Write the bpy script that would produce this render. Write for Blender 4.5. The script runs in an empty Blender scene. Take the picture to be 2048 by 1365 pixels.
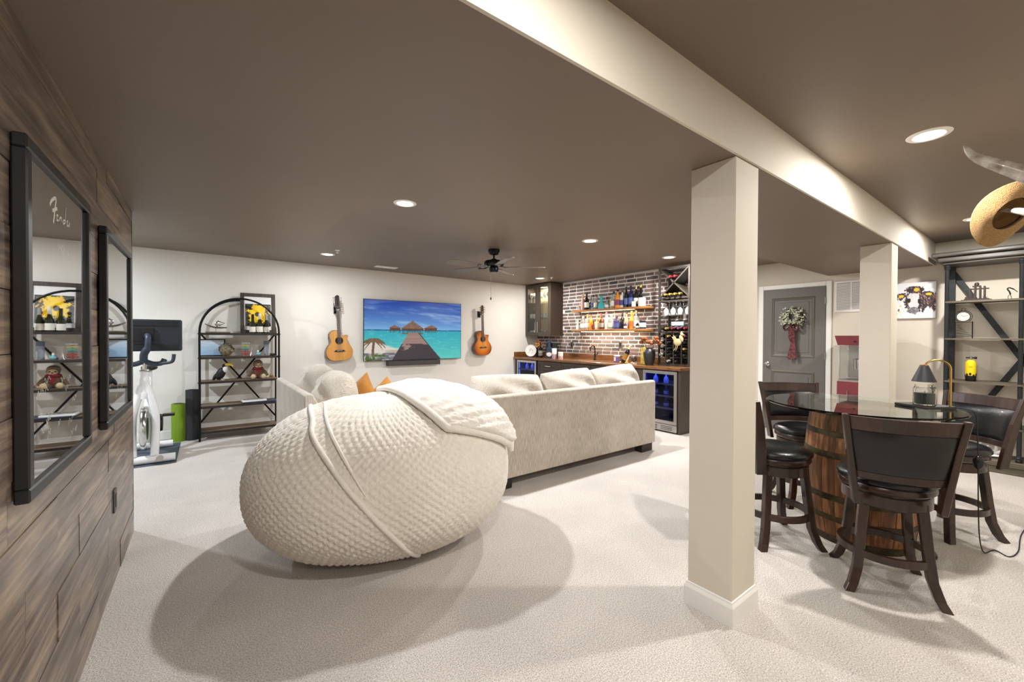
import bpy, bmesh, math, random
import numpy as np
from mathutils import Vector, Matrix
random.seed(7)
PI = math.pi
scene = bpy.context.scene
col = scene.collection

# ------------------------------------------------------------------ camera
F_PX, YAW, PITCH, ROLL, CAM_H = 824.12, .9302, .0109, .0043, 1.3421
_c, _s = math.cos(YAW), math.sin(YAW)
_f0 = Vector((_c, _s, 0)); _r0 = Vector((_s, -_c, 0)); _z0 = Vector((0, 0, 1))
_fw = _f0 * math.cos(PITCH) - _z0 * math.sin(PITCH)
_up = _z0 * math.cos(PITCH) + _f0 * math.sin(PITCH)
_rc = _r0 * math.cos(ROLL) + _up * math.sin(ROLL)
_uc = _up * math.cos(ROLL) - _r0 * math.sin(ROLL)
cam = bpy.data.cameras.new('camera'); cam.sensor_fit = 'HORIZONTAL'; cam.sensor_width = 36
cam.lens = F_PX / 2048 * 36; cam.clip_start = .02; cam.clip_end = 60
cam_o = bpy.data.objects.new('camera', cam); col.objects.link(cam_o)
cam_o.matrix_world = Matrix(((_rc.x, _uc.x, -_fw.x, 0), (_rc.y, _uc.y, -_fw.y, 0), (_rc.z, _uc.z, -_fw.z, CAM_H), (0, 0, 0, 1)))
scene.camera = cam_o

# ------------------------------------------------------------------ world, exposure, lights
world = bpy.data.worlds.new('world'); scene.world = world; world.use_nodes = True
world.node_tree.nodes['Background'].inputs[0].default_value = (1, .97, .93, 1)
world.node_tree.nodes['Background'].inputs[1].default_value = .12
vs = scene.view_settings
vs.view_transform = 'Standard'; vs.look = 'None'; vs.gamma = 1.0; vs.use_curve_mapping = False
vs.exposure = 0.27

CEIL, SOFF = 2.434, 2.178
WARM = (1, .965, .91); NEUT = (.975, .98, .985); COOL = (.84, .93, 1)
# recessed downlights: x, y, watts, colour (the last three are unseen, added to brighten the view)
DOWNLIGHTS = [
    (1.323, 3.255, 42, NEUT, 'recessed ceiling light above the cream beanbag'),
    (3.513, 3.237, 42, NEUT, 'recessed ceiling light above the sofa back, nearer the bar than the fan is'),
    (1.322, 5.919, 19, NEUT, 'recessed ceiling light close to the wall by the arched shelf'),
    (5.087, 3.244, 46, WARM, 'recessed ceiling light in front of the tall wine rack'),
    (5.03, 5.879, 22, WARM, 'recessed ceiling light in front of the glass-door wall cabinet'),
    (3.118, .448, 36, WARM, 'large bright recessed light above the barrel table'),
    (5.628, .486, 34, WARM, 'recessed ceiling light beside the straw hat'),
    (.55, .3, 24, WARM, 'unseen recessed fill light added in the bay behind the camera'),  # added fill for the near side of the beanbag and the front carpet
    (.5, -1.6, 22, WARM, 'unseen recessed fill light added at the back of the entry bay'),  # added fill from behind the view
    (-1.5, 5.5, 52, COOL, 'unseen cool light added above the exercise corner in place of daylight'),  # added, stands in for daylight coming from the left hall
]

# ------------------------------------------------------------------ materials
def lin(c):
    return tuple(((v / 255) / 12.92 if v / 255 <= .04045 else ((v / 255 + .055) / 1.055) ** 2.4) for v in c)
MATS = {}
def _new(name):
    m = bpy.data.materials.new(name); m.use_nodes = True
    nt = m.node_tree; b = nt.nodes['Principled BSDF']
    return m, nt, b
def mat(name, rgb=(128, 128, 128), rough=.6, metal=0., var=0., vscale=8., bump=0., bscale=60., trans=0., ior=1.45,
        emit=None, estr=0., coat=0., sheen=0., stretch=None, alpha=1., rgb2=None):
    if name in MATS: return MATS[name]
    m, nt, b = _new(name); N = nt.nodes; L = nt.links
    base = lin(rgb) + (1,)
    b.inputs['Base Color'].default_value = base
    b.inputs['Roughness'].default_value = rough; b.inputs['Metallic'].default_value = metal
    b.inputs['Transmission Weight'].default_value = trans; b.inputs['IOR'].default_value = ior
    b.inputs['Coat Weight'].default_value = coat; b.inputs['Sheen Weight'].default_value = sheen
    b.inputs['Alpha'].default_value = alpha
    if emit: b.inputs['Emission Color'].default_value = lin(emit) + (1,); b.inputs['Emission Strength'].default_value = estr
    tc = mp = None
    def coords():
        nonlocal tc, mp
        if mp: return mp
        tc = N.new('ShaderNodeTexCoord'); mp = N.new('ShaderNodeMapping')
        L.new(tc.outputs['Object'], mp.inputs['Vector'])
        if stretch: mp.inputs['Scale'].default_value = stretch
        return mp
    if var or rgb2:
        n = N.new('ShaderNodeTexNoise'); n.inputs['Scale'].default_value = vscale; n.inputs['Detail'].default_value = 4
        L.new(coords().outputs[0], n.inputs['Vector'])
        r = N.new('ShaderNodeValToRGB')
        c2 = lin(rgb2) if rgb2 else tuple(v * (1 - var) for v in base[:3])
        r.color_ramp.elements[0].position = .35; r.color_ramp.elements[1].position = .65
        r.color_ramp.elements[0].color = tuple(c2) + (1,); r.color_ramp.elements[1].color = base
        L.new(n.outputs['Fac'], r.inputs[0]); L.new(r.outputs[0], b.inputs['Base Color'])
    if bump:
        n = N.new('ShaderNodeTexNoise'); n.inputs['Scale'].default_value = bscale; n.inputs['Detail'].default_value = 5
        L.new(coords().outputs[0], n.inputs['Vector'])
        bp = N.new('ShaderNodeBump'); bp.inputs['Strength'].default_value = bump; bp.inputs['Distance'].default_value = .01
        L.new(n.outputs['Fac'], bp.inputs['Height']); L.new(bp.outputs[0], b.inputs['Normal'])
    MATS[name] = m; return m
def wood(name, c1, c2, c3, axis='x', scale=3., rough=.45, coat=0., bump=.15, stretch=14.):
    """streaky wood; the grain runs along the given local axis; every object gets its own patch of it"""
    if name in MATS: return MATS[name]
    m, nt, b = _new(name); N = nt.nodes; L = nt.links
    tc = N.new('ShaderNodeTexCoord'); oi = N.new('ShaderNodeObjectInfo')
    mul = N.new('ShaderNodeVectorMath'); mul.operation = 'SCALE'; mul.inputs[0].default_value = (17, 31, 23)
    L.new(oi.outputs['Random'], mul.inputs['Scale'])
    ad = N.new('ShaderNodeVectorMath'); ad.operation = 'ADD'
    L.new(tc.outputs['Object'], ad.inputs[0]); L.new(mul.outputs[0], ad.inputs[1])
    mp = N.new('ShaderNodeMapping'); sc = [stretch] * 3; sc['xyz'.index(axis)] = 1.
    mp.inputs['Scale'].default_value = sc; L.new(ad.outputs[0], mp.inputs['Vector'])
    n = N.new('ShaderNodeTexNoise'); n.inputs['Scale'].default_value = scale; n.inputs['Detail'].default_value = 7
    n.inputs['Roughness'].default_value = .65; n.inputs['Distortion'].default_value = .2
    L.new(mp.outputs[0], n.inputs['Vector'])
    n2 = N.new('ShaderNodeTexNoise'); n2.inputs['Scale'].default_value = 2.2; n2.inputs['Detail'].default_value = 3
    mp2 = N.new('ShaderNodeMapping'); sc2 = [stretch / 4] * 3; sc2['xyz'.index(axis)] = .8
    mp2.inputs['Scale'].default_value = sc2; L.new(ad.outputs[0], mp2.inputs['Vector']); L.new(mp2.outputs[0], n2.inputs['Vector'])
    mx = N.new('ShaderNodeMath'); mx.operation = 'MULTIPLY_ADD'; mx.inputs[1].default_value = .55
    hm = N.new('ShaderNodeMath'); hm.operation = 'MULTIPLY'; hm.inputs[1].default_value = .45
    L.new(n2.outputs['Fac'], hm.inputs[0]); L.new(n.outputs['Fac'], mx.inputs[0]); L.new(hm.outputs[0], mx.inputs[2])
    r = N.new('ShaderNodeValToRGB'); e = r.color_ramp.elements
    e[0].position = .36; e[0].color = lin(c1) + (1,); e[1].position = .64; e[1].color = lin(c3) + (1,)
    k = e.new(.5); k.color = lin(c2) + (1,)
    L.new(mx.outputs[0], r.inputs[0]); L.new(r.outputs[0], b.inputs['Base Color'])
    b.inputs['Roughness'].default_value = rough; b.inputs['Coat Weight'].default_value = coat
    bp = N.new('ShaderNodeBump'); bp.inputs['Strength'].default_value = bump; bp.inputs['Distance'].default_value = .004
    L.new(n.outputs['Fac'], bp.inputs['Height']); L.new(bp.outputs[0], b.inputs['Normal'])
    MATS[name] = m; return m
def picmat(name, rough=.5, emit=0.):
    if name in MATS: return MATS[name]
    m, nt, b = _new(name)
    a = nt.nodes.new('ShaderNodeAttribute'); a.attribute_name = 'Col'
    if emit:
        b.inputs['Base Color'].default_value = (.01, .01, .01, 1)
        nt.links.new(a.outputs['Color'], b.inputs['Emission Color']); b.inputs['Emission Strength'].default_value = emit
    else: nt.links.new(a.outputs['Color'], b.inputs['Base Color'])
    b.inputs['Roughness'].default_value = rough
    MATS[name] = m; return m

# ------------------------------------------------------------------ mesh helpers
class MB:
    def __init__(self): self.v = []; self.f = []; self.sm = []
    def add(self, vs_, fs, smooth=False):
        o = len(self.v); self.v += [tuple(p) for p in vs_]
        for f in fs: self.f.append(tuple(i + o for i in f)); self.sm.append(smooth)
        return self
    def box(self, x0, x1, y0, y1, z0, z1, M=None):
        p = [(x, y, z) for x in (x0, x1) for y in (y0, y1) for z in (z0, z1)]
        if M is not None: p = [M @ Vector(q) for q in p]
        return self.add(p, [(0, 1, 3, 2), (4, 6, 7, 5), (0, 4, 5, 1), (2, 3, 7, 6), (0, 2, 6, 4), (1, 5, 7, 3)])
    def bar(self, a, b, w, h=None, up=(0, 0, 1)):
        """square bar from a to b, w across and h along 'up'"""
        h = h or w; a = Vector(a); b = Vector(b); d = (b - a).normalized(); up = Vector(up)
        s = d.cross(up)
        if s.length < 1e-4: s = d.cross(Vector((1, 0, 0)))
        s.normalize(); u = s.cross(d).normalized()
        p = [q + s * i * w / 2 + u * j * h / 2 for q in (a, b) for i in (-1, 1) for j in (-1, 1)]
        return self.add(p, [(0, 1, 3, 2), (4, 6, 7, 5), (0, 4, 5, 1), (2, 3, 7, 6), (0, 2, 6, 4), (1, 5, 7, 3)])
    def tube(self, pts, r, n=10, closed=False, caps=True, flat=None):
        pts = [Vector(p) for p in pts]; k = len(pts)
        rr = r if isinstance(r, (list, tuple)) else [r] * k
        ref = None; rings = []
        for i, p in enumerate(pts):
            if closed: t = pts[(i + 1) % k] - pts[i - 1]
            else: t = pts[min(i + 1, k - 1)] - pts[max(i - 1, 0)]
            t.normalize()
            if ref is None: ref = Vector((0, 0, 1)) if abs(t.z) < .9 else Vector((1, 0, 0))
            s = t.cross(ref); s.normalize(); u = s.cross(t).normalized(); ref = u
            fy = flat if flat else 1.
            rings.append([p + (s * math.cos(a) * rr[i] + u * math.sin(a) * rr[i] * fy) for a in [2 * PI * j / n for j in range(n)]])
        vs_ = [q for ring in rings for q in ring]; fs = []
        for i in range(k if closed else k - 1):
            a = i * n; b = ((i + 1) % k) * n
            for j in range(n): fs.append((a + j, a + (j + 1) % n, b + (j + 1) % n, b + j))
        if caps and not closed: fs.append(tuple(range(n - 1, -1, -1))); fs.append(tuple((k - 1) * n + j for j in range(n)))
        return self.add(vs_, fs, True)
    def lathe(self, prof, n=20, c=(0, 0, 0), M=None):
        vs_ = []; fs = []; k = len(prof)
        for r, z in prof:
            for j in range(n):
                a = 2 * PI * j / n; p = Vector((c[0] + r * math.cos(a), c[1] + r * math.sin(a), c[2] + z))
                vs_.append(M @ p if M is not None else p)
        for i in range(k - 1):
            for j in range(n): fs.append((i * n + j, i * n + (j + 1) % n, (i + 1) * n + (j + 1) % n, (i + 1) * n + j))
        ringed = prof[0] == prof[-1]
        if prof[0][0] > 1e-5 and not ringed: fs.append(tuple(range(n - 1, -1, -1)))
        if prof[-1][0] > 1e-5 and not ringed: fs.append(tuple((k - 1) * n + j for j in range(n)))
        return self.add(vs_, fs, True)
    def ribbon(self, pts, w, x):
        # flat stroke lying in the plane x = const, through (y, z) points
        L = []; R = []
        for i, (y, z) in enumerate(pts):
            a = pts[max(i - 1, 0)]; b = pts[min(i + 1, len(pts) - 1)]
            dy, dz = b[0] - a[0], b[1] - a[1]; l = math.hypot(dy, dz) or 1
            L.append((x, y - dz / l * w / 2, z + dy / l * w / 2)); R.append((x, y + dz / l * w / 2, z - dy / l * w / 2))
        n = len(pts)
        return self.add(L + R, [(i, i + 1, n + i + 1, n + i) for i in range(n - 1)])
    def cyl(self, a, b, r, n=16, r2=None): return self.tube([a, b], [r, r if r2 is None else r2], n)
    def prism(self, poly, d0, d1, plane='xy', M=None):
        """closed outline extruded along the third axis"""
        def P(a, b, d):
            q = {'xy': (a, b, d), 'xz': (a, d, b), 'yz': (d, a, b)}[plane]
            return M @ Vector(q) if M is not None else q
        n = len(poly)
        vs_ = [P(a, b, d0) for a, b in poly] + [P(a, b, d1) for a, b in poly]
        fs = [tuple(range(n - 1, -1, -1)), tuple(range(n, 2 * n))] + [(i, (i + 1) % n, n + (i + 1) % n, n + i) for i in range(n)]
        return self.add(vs_, fs)
    def ell(self, c, r, nu=16, nv=10, M=None, p=2.):
        vs_ = []; fs = []
        for i in range(nv + 1):
            ph = -PI / 2 + PI * i / nv
            for j in range(nu):
                a = 2 * PI * j / nu
                d = (math.cos(ph) * math.cos(a), math.cos(ph) * math.sin(a), math.sin(ph))
                k = 1. if p == 2. else (sum(abs(t) ** p for t in d)) ** (-1 / p)
                q = Vector((d[0] * r[0] * k, d[1] * r[1] * k, d[2] * r[2] * k))
                if M is not None: q = M @ q
                vs_.append(q + Vector(c))
        for i in range(nv):
            for j in range(nu): fs.append((i * nu + j, i * nu + (j + 1) % nu, (i + 1) * nu + (j + 1) % nu, (i + 1) * nu + j))
        return self.add(vs_, fs, True)
    def pillow(self, M, w, h, t, n=14, p=3., pinch=.06, noise=0., rnd=0.):
        """puffed cushion: w by h in its own xy plane, 2t thick in the middle; M places it"""
        vs_ = []; fs = []; idx = {}
        for side in (1, -1):
            for i in range(n + 1):
                for j in range(n + 1):
                    u = math.sin((i / n - .5) * PI); v = math.sin((j / n - .5) * PI)
                    edge = i in (0, n) or j in (0, n)
                    if edge and side == -1: idx[(side, i, j)] = idx[(1, i, j)]; continue
                    z = t * ((1 - abs(u) ** p) * (1 - abs(v) ** p)) ** .5
                    k = 1 - pinch * (1 - abs(u)) if abs(v) > .2 else 1
                    x = u * w / 2 * (1 - pinch * (1 - v * v)); y = v * h / 2 * (1 - pinch * (1 - u * u))
                    x *= math.sqrt(1 - rnd * v * v); y *= math.sqrt(1 - rnd * u * u)
                    if noise: z += noise * t * math.sin(5 * u + 3 * v * side + 1) * math.sin(4 * v + 2) * (1 - u * u) * (1 - v * v)
                    idx[(side, i, j)] = len(vs_); vs_.append(M @ Vector((x, y, side * z)))
        for side in (1, -1):
            for i in range(n):
                for j in range(n):
                    q = [idx[(side, i, j)], idx[(side, i + 1, j)], idx[(side, i + 1, j + 1)], idx[(side, i, j + 1)]]
                    fs.append(tuple(q if side == 1 else q[::-1]))
        return self.add(vs_, fs, True)
    def mesh(self, name):
        me = bpy.data.meshes.new(name); me.from_pydata([tuple(p) for p in self.v], [], self.f); me.update()
        bm = bmesh.new(); bm.from_mesh(me); bmesh.ops.recalc_face_normals(bm, faces=bm.faces); bm.to_mesh(me); bm.free()
        me.polygons.foreach_set('use_smooth', self.sm if len(me.polygons) == len(self.sm) else [False] * len(me.polygons))
        if any(self.sm): me.set_sharp_from_angle(angle=.75)
        return me
    def build(self, name, m, parent=None, bevel=0., loc=None, rot=None, seg=1):
        me = self.mesh(name); me.materials.append(m)
        o = bpy.data.objects.new(name, me); col.objects.link(o)
        if parent is not None: o.parent = parent
        if loc is not None: o.location = loc
        if rot is not None: o.rotation_euler = rot
        if bevel:
            md = o.modifiers.new('bevel', 'BEVEL'); md.width = bevel; md.segments = seg; md.limit_method = 'ANGLE'; md.angle_limit = .7
        return o
def tag(o, label, cat, group=None):
    o['label'] = label; o['category'] = cat
    if group: o['group'] = group
    return o
def thing(name, label, cat, loc=(0, 0, 0), rz=0., group=None):
    o = bpy.data.objects.new(name, None); o.empty_display_size = .05; col.objects.link(o)
    o.location = loc; o.rotation_euler = (0, 0, rz)
    return tag(o, label, cat, group)
def struct(o): o['kind'] = 'structure'; return o
def copy_tree(o, parent=None):
    c = o.copy(); col.objects.link(c); c.parent = parent
    for ch in list(o.children): copy_tree(ch, c)
    return c
def picture(name, m, w, h, nx, ny, fn, parent=None, plane='xz', loc=(0, 0, 0), rot=None, thick=0.):
    """flat printed picture: fn(u, v) -> sRGB 0..255; u runs along the first axis, v up"""
    xs = np.linspace(0, 1, nx + 1); ys = np.linspace(0, 1, ny + 1)
    vs_ = [];
    for b in ys:
        for a in xs:
            q = (a - .5) * w, b * h
            vs_.append((q[0], 0, q[1]) if plane == 'xz' else ((0, q[0], q[1]) if plane == 'yz' else (q[0], q[1], 0)))
    fs = [(j * (nx + 1) + i, j * (nx + 1) + i + 1, (j + 1) * (nx + 1) + i + 1, (j + 1) * (nx + 1) + i) for j in range(ny) for i in range(nx)]
    me = bpy.data.meshes.new(name); me.from_pydata(vs_, [], fs); me.update()
    at = me.color_attributes.new('Col', 'FLOAT_COLOR', 'POINT')
    buf = np.ones((len(vs_), 4), np.float32); k = 0
    for b in ys:
        for a in xs: buf[k, :3] = lin(tuple(max(0, min(255, t)) for t in fn(a, b))); k += 1
    at.data.foreach_set('color', buf.ravel())
    me.materials.append(m)
    o = bpy.data.objects.new(name, me); col.objects.link(o); o.parent = parent; o.location = loc
    if rot: o.rotation_euler = rot
    return o
def vnoise(x, y, s=0):
    def hsh(i, j): t = math.sin(i * 127.1 + j * 311.7 + s * 74.7) * 43758.5453; return t - math.floor(t)
    i, j = math.floor(x), math.floor(y); fx, fy = x - i, y - j
    fx = fx * fx * (3 - 2 * fx); fy = fy * fy * (3 - 2 * fy)
    a = hsh(i, j) * (1 - fx) + hsh(i + 1, j) * fx; b = hsh(i, j + 1) * (1 - fx) + hsh(i + 1, j + 1) * fx
    return a * (1 - fy) + b * fy
def fbm(x, y, s=0): return .5 * vnoise(x, y, s) + .3 * vnoise(2.1 * x, 2.1 * y, s + 1) + .2 * vnoise(4.3 * x, 4.3 * y, s + 2)
def mix(a, b, t): t = max(0, min(1, t)); return tuple(p * (1 - t) + q * t for p, q in zip(a, b))
def Rz(a): return Matrix.Rotation(a, 4, 'Z')
def Rx(a): return Matrix.Rotation(a, 4, 'X')
def Ry(a): return Matrix.Rotation(a, 4, 'Y')
def T(x, y, z): return Matrix.Translation((x, y, z))

# common materials
M_WALL = mat('wall_paint', (214, 206, 192), .75, var=.03, vscale=2, bump=.03, bscale=300)
M_TVWALL = mat('tv_wall_paint', (232, 228, 221), .75, var=.02, vscale=2, bump=.03, bscale=300)
M_TRIM = mat('white_trim', (236, 234, 230), .4, var=.02)
M_CEIL = mat('ceiling_paint', (124, 110, 97), .5, var=.06, vscale=1.2, bump=.03, bscale=120)
M_BLACK = mat('black_metal', (28, 28, 30), .4, .6, var=.1, vscale=20)
M_BLACKP = mat('black_plastic', (22, 22, 24), .45, var=.1, vscale=20)
M_CHROME = mat('chrome', (215, 215, 215), .18, 1., var=.03)
M_STEEL = mat('brushed_steel', (190, 188, 184), .32, 1., var=.08, vscale=30, stretch=(1, 1, 12))
M_BRASS = mat('brass', (205, 165, 90), .25, 1., var=.05)
M_GLASS = mat('clear_glass', (250, 252, 252), .02, trans=1., ior=1.3, var=.005)
M_WHITE = mat('white_gloss', (238, 238, 236), .3, var=.02)
M_GAP = mat('dark_gap', (40, 32, 27), .9, var=.1)

# ================================================================== STRUCTURE
YB, XW, YTV, XB, XL = .91, 6.73, 6.88, 5.81, -.396      # beam face, far wall, tv wall, brick wall, plank wall
# floor: cut-pile carpet
def carpet():
    m, nt, b = _new('carpet'); N = nt.nodes; L = nt.links
    tc = N.new('ShaderNodeTexCoord')
    n1 = N.new('ShaderNodeTexNoise'); n1.inputs['Scale'].default_value = 170; n1.inputs['Detail'].default_value = 3
    n2 = N.new('ShaderNodeTexNoise'); n2.inputs['Scale'].default_value = 2.2; n2.inputs['Detail'].default_value = 5
    for n in (n1, n2): L.new(tc.outputs['Object'], n.inputs['Vector'])
    r = N.new('ShaderNodeValToRGB'); e = r.color_ramp.elements
    e[0].position = .3; e[0].color = lin((152, 143, 136)) + (1,); e[1].position = .62; e[1].color = lin((222, 215, 209)) + (1,)
    L.new(n1.outputs['Fac'], r.inputs[0])
    r2 = N.new('ShaderNodeValToRGB'); e = r2.color_ramp.elements
    e[0].position = .35; e[0].color = (.9, .9, .9, 1); e[1].position = .6; e[1].color = (1, 1, 1, 1)
    L.new(n2.outputs['Fac'], r2.inputs[0])
    mx = N.new('ShaderNodeMix'); mx.data_type = 'RGBA'; mx.blend_type = 'MULTIPLY'; mx.inputs['Factor'].default_value = 1
    L.new(r.outputs[0], mx.inputs['A']); L.new(r2.outputs[0], mx.inputs['B'])
    L.new(mx.outputs['Result'], b.inputs['Base Color']); b.inputs['Roughness'].default_value = .95
    b.inputs['Sheen Weight'].default_value = .25
    bp = N.new('ShaderNodeBump'); bp.inputs['Strength'].default_value = .6; bp.inputs['Distance'].default_value = .008
    L.new(n1.outputs['Fac'], bp.inputs['Height']); L.new(bp.outputs[0], b.inputs['Normal'])
    return m
struct(MB().box(-3.1, 7., -2.75, 7.05, -.12, 0).build('floor', carpet()))
struct(MB().box(-3.1, 7., -2.75, 7.05, CEIL, CEIL + .12).build('ceiling', M_CEIL))
# dropped soffit: the bay along the plank wall and the run above the columns
XS, YS1, YS2 = .777, 1.912, 4.617
m_ = MB(); L_ = [(-3.0, YB), (XW, YB), (XW, YS1), (XS, YS1), (XS, YS2), (-3.0, YS2)]
struct(m_.prism(L_, SOFF, CEIL, 'xy').build('soffit', M_CEIL))
struct(MB().box(XL, XW, YB - .012, YB, SOFF, CEIL).build('beam', M_WALL))
# walls
struct(MB().box(-3.0, XW + .15, YTV, YTV + .12, 0, CEIL).build('wall_tv', M_TVWALL))
wall_bar = struct(MB().box(XB + .02, XW + .15, 3.13, YTV, 0, CEIL).build('wall_bar', mat('mortar', (236, 231, 225), .9, var=.08, vscale=30, bump=.3, bscale=150)))
struct(MB().box(XW, XW + .15, -.6, 3.13, 0, CEIL).build('wall_far', M_WALL))
struct(MB().box(1.3, XW + .15, -.62, -.5, 0, CEIL).build('wall_right', M_WALL))
struct(MB().box(1.3, 1.42, -2.6, -.62, 0, CEIL).build('wall_entry', M_WALL))
struct(MB().box(-.6, 1.42, -2.72, -2.6, 0, CEIL).build('wall_back', M_WALL))
struct(MB().box(-3.1, -3.0, 3.6, YTV + .12, 0, CEIL).build('wall_corner', M_TVWALL))
struct(MB().box(-3.0, -.53, 3.64, 3.79, 0, CEIL).build('wall_return', M_TVWALL))
# plank wall: each board its own piece
wl = struct(MB().box(-.53, XL - .012, -2.6, 3.79, 0, CEIL).build('wall_left', M_GAP))
M_PLANK = wood('plank_wood', (60, 48, 40), (112, 97, 86), (166, 145, 120), 'y', 2.2, .36, .2, .35, 20.)
rows = [(SOFF - .072, SOFF - .002)] + [(2.104 - .1622 * (k + 1), 2.104 - .1622 * k - .002) for k in range(13)]
rows[-1] = (.0, rows[-1][1]); random.seed(11)
plank_cache = {}
for z0, z1 in rows:
    y = 3.79
    first = True
    while y > -2.6:
        ln = round(random.choice((.6, .9, 1.2, 1.5)) * (.6 if first else 1), 2); first = False
        ya = max(-2.6, y - ln); pr = random.choice((0, .0015, .003))
        key = (round(y - ya, 3), round(z1 - z0, 3))
        if key not in plank_cache:
            me = MB().box(0, .012, -key[0] / 2 + .001, key[0] / 2 - .001, -key[1] / 2, key[1] / 2).mesh('plank'); me.materials.append(M_PLANK); plank_cache[key] = me
        o = bpy.data.objects.new('plank', plank_cache[key]); col.objects.link(o); o.parent = wl
        o.location = (XL - .012 + pr, (y + ya) / 2, (z0 + z1) / 2)
        y = ya
# end trim of the plank wall
struct(MB().box(-.53, XL + .002, 3.79, 3.80, 0, SOFF).build('trim_1', wood('plank_edge', (70, 58, 50), (104, 90, 78), (132, 116, 98), 'z', 3., .5)))
# columns with white base moulding
def column(x, y, wx, wy, n):
    c = struct(MB().box(x, x + wx, y, y + wy, 0, SOFF).build('column', M_WALL, bevel=.004))
    b = MB(); e = .013
    prof = [(e, 0), (e, .088), (e * .75, .096), (e * .45, .104), (e * .4, .112), (0, .114)]
    for i in range(len(prof) - 1):
        (a0, z0), (a1, z1) = prof[i], prof[i + 1]
        q = lambda a, z: [(x - a, y - a, z), (x + wx + a, y - a, z), (x + wx + a, y + wy + a, z), (x - a, y + wy + a, z)]
        b.add(q(a0, z0) + q(a1, z1), [(j, (j + 1) % 4, 4 + (j + 1) % 4, 4 + j) for j in range(4)])
    struct(b.build('baseboard_column_%d' % n, M_TRIM))
column(1.954, YB, .2355, .2163, 1); column(4.80, YB, .225, .2163, 2)
# baseboards
bb = MB().box(-3.0, XB, YTV - .014, YTV, 0, .11); struct(bb.build('baseboard_tv', M_TRIM, bevel=.005))
struct(MB().box(XW - .014, XW, -.5, 1.87, 0, .11).build('baseboard_far', M_TRIM, bevel=.005))
struct(MB().box(XW - .014, XW, 2.775, 3.13, 0, .11).build('baseboard_alcove', M_TRIM, bevel=.005))

# brick veneer over the bar
def brickmat():
    m, nt, b = _new('brick'); N = nt.nodes; L = nt.links
    oi = N.new('ShaderNodeObjectInfo'); ge = N.new('ShaderNodeNewGeometry'); tc = N.new('ShaderNodeTexCoord')
    a = N.new('ShaderNodeMath'); a.operation = 'ADD'; L.new(oi.outputs['Random'], a.inputs[0]); L.new(ge.outputs['Random Per Island'], a.inputs[1])
    fr = N.new('ShaderNodeMath'); fr.operation = 'FRACT'; L.new(a.outputs[0], fr.inputs[0])
    r = N.new('ShaderNodeValToRGB'); r.color_ramp.interpolation = 'CONSTANT'; e = r.color_ramp.elements
    cs = [(124, 98, 92), (110, 88, 84), (134, 108, 100), (84, 80, 82), (142, 114, 104), (118, 98, 94), (104, 90, 88), (130, 100, 92), (98, 84, 80)]
    e[0].color = lin(cs[0]) + (1,); e[0].position = 0; e[1].position = .12; e[1].color = lin(cs[1]) + (1,)
    for i, c in enumerate(cs[2:]): k = e.new(.23 + i * .11); k.color = lin(c) + (1,)
    L.new(fr.outputs[0], r.inputs[0])
    n = N.new('ShaderNodeTexNoise'); n.inputs['Scale'].default_value = 60; n.inputs['Detail'].default_value = 6; L.new(tc.outputs['Object'], n.inputs['Vector'])
    mx = N.new('ShaderNodeMix'); mx.data_type = 'RGBA'; mx.blend_type = 'OVERLAY'; mx.inputs['Factor'].default_value = .45
    L.new(r.outputs[0], mx.inputs['A']); L.new(n.outputs['Color'], mx.inputs['B']); 
    hs = N.new('ShaderNodeHueSaturation'); hs.inputs['Saturation'].default_value = .8; L.new(mx.outputs['Result'], hs.inputs['Color'])
    L.new(hs.outputs[0], b.inputs['Base Color']); b.inputs['Roughness'].default_value = .85
    bp = N.new('ShaderNodeBump'); bp.inputs['Strength'].default_value = .5; bp.inputs['Distance'].default_value = .004
    L.new(n.outputs['Fac'], bp.inputs['Height']); L.new(bp.outputs[0], b.inputs['Normal'])
    return m
M_BRICK = brickmat()
def brick_mesh(w, h, t=.016, seed=0):
    rnd = random.Random(seed); b = MB(); c = .006
    o = [(-w / 2 + c, -h / 2), (w / 2 - c, -h / 2), (w / 2, -h / 2 + c), (w / 2, h / 2 - c), (w / 2 - c, h / 2), (-w / 2 + c, h / 2), (-w / 2, h / 2 - c), (-w / 2, -h / 2 + c)]
    o = [(y + rnd.uniform(-.0015, .0015), z + rnd.uniform(-.0015, .0015)) for y, z in o]
    i = [(y * .965, z * .88) for y, z in o]
    vs_ = [(0, y, z) for y, z in o] + [(-t * .6, y, z) for y, z in o] + [(-t, y, z) for y, z in i]
    fs = [(k, (k + 1) % 8, 8 + (k + 1) % 8, 8 + k) for k in range(8)] + [(8 + k, 8 + (k + 1) % 8, 16 + (k + 1) % 8, 16 + k) for k in range(8)] + [tuple(range(16, 24))]
    return b.add(vs_, fs)
random.seed(5)
bricks = []
z = 1.035; row = 0
while z < CEIL - .03:
    y = 3.135 + (0 if row % 2 else -.1)
    while y < YTV - .01:
        ln = random.choice((.15, .165, .175, .18, .185, .195))
        y0, y1 = max(y, 3.135), min(y + ln, YTV - .004)
        if y1 - y0 > .03: bricks.append((round(y1 - y0, 2), (y0 + y1) / 2, z + .026))
        y += ln + .02
    z += .0655; row += 1
bricks = [b for b in bricks if not (b[1] > 6.12 and b[2] > 1.40)]       # nothing behind the wall cabinet
bricks.sort(key=lambda b: b[1])
cache = {}; rest = MB()
for i, (ln, y, zc) in enumerate(bricks):
    if i < 290:
        k = (ln, i % 3)
        if k not in cache: me = brick_mesh(ln, .046, .009, i).mesh('brick'); me.materials.append(M_BRICK); cache[k] = me
        o = bpy.data.objects.new('brick', cache[k]); col.objects.link(o); o.parent = wall_bar
        o.location = (XB + .02 + .001 + random.uniform(-.003, 0), y, zc)
    else:
        t = brick_mesh(ln, .046, .009, i); rest.add([(XB + .021 + p[0], y + p[1], zc + p[2]) for p in t.v], t.f)
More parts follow.
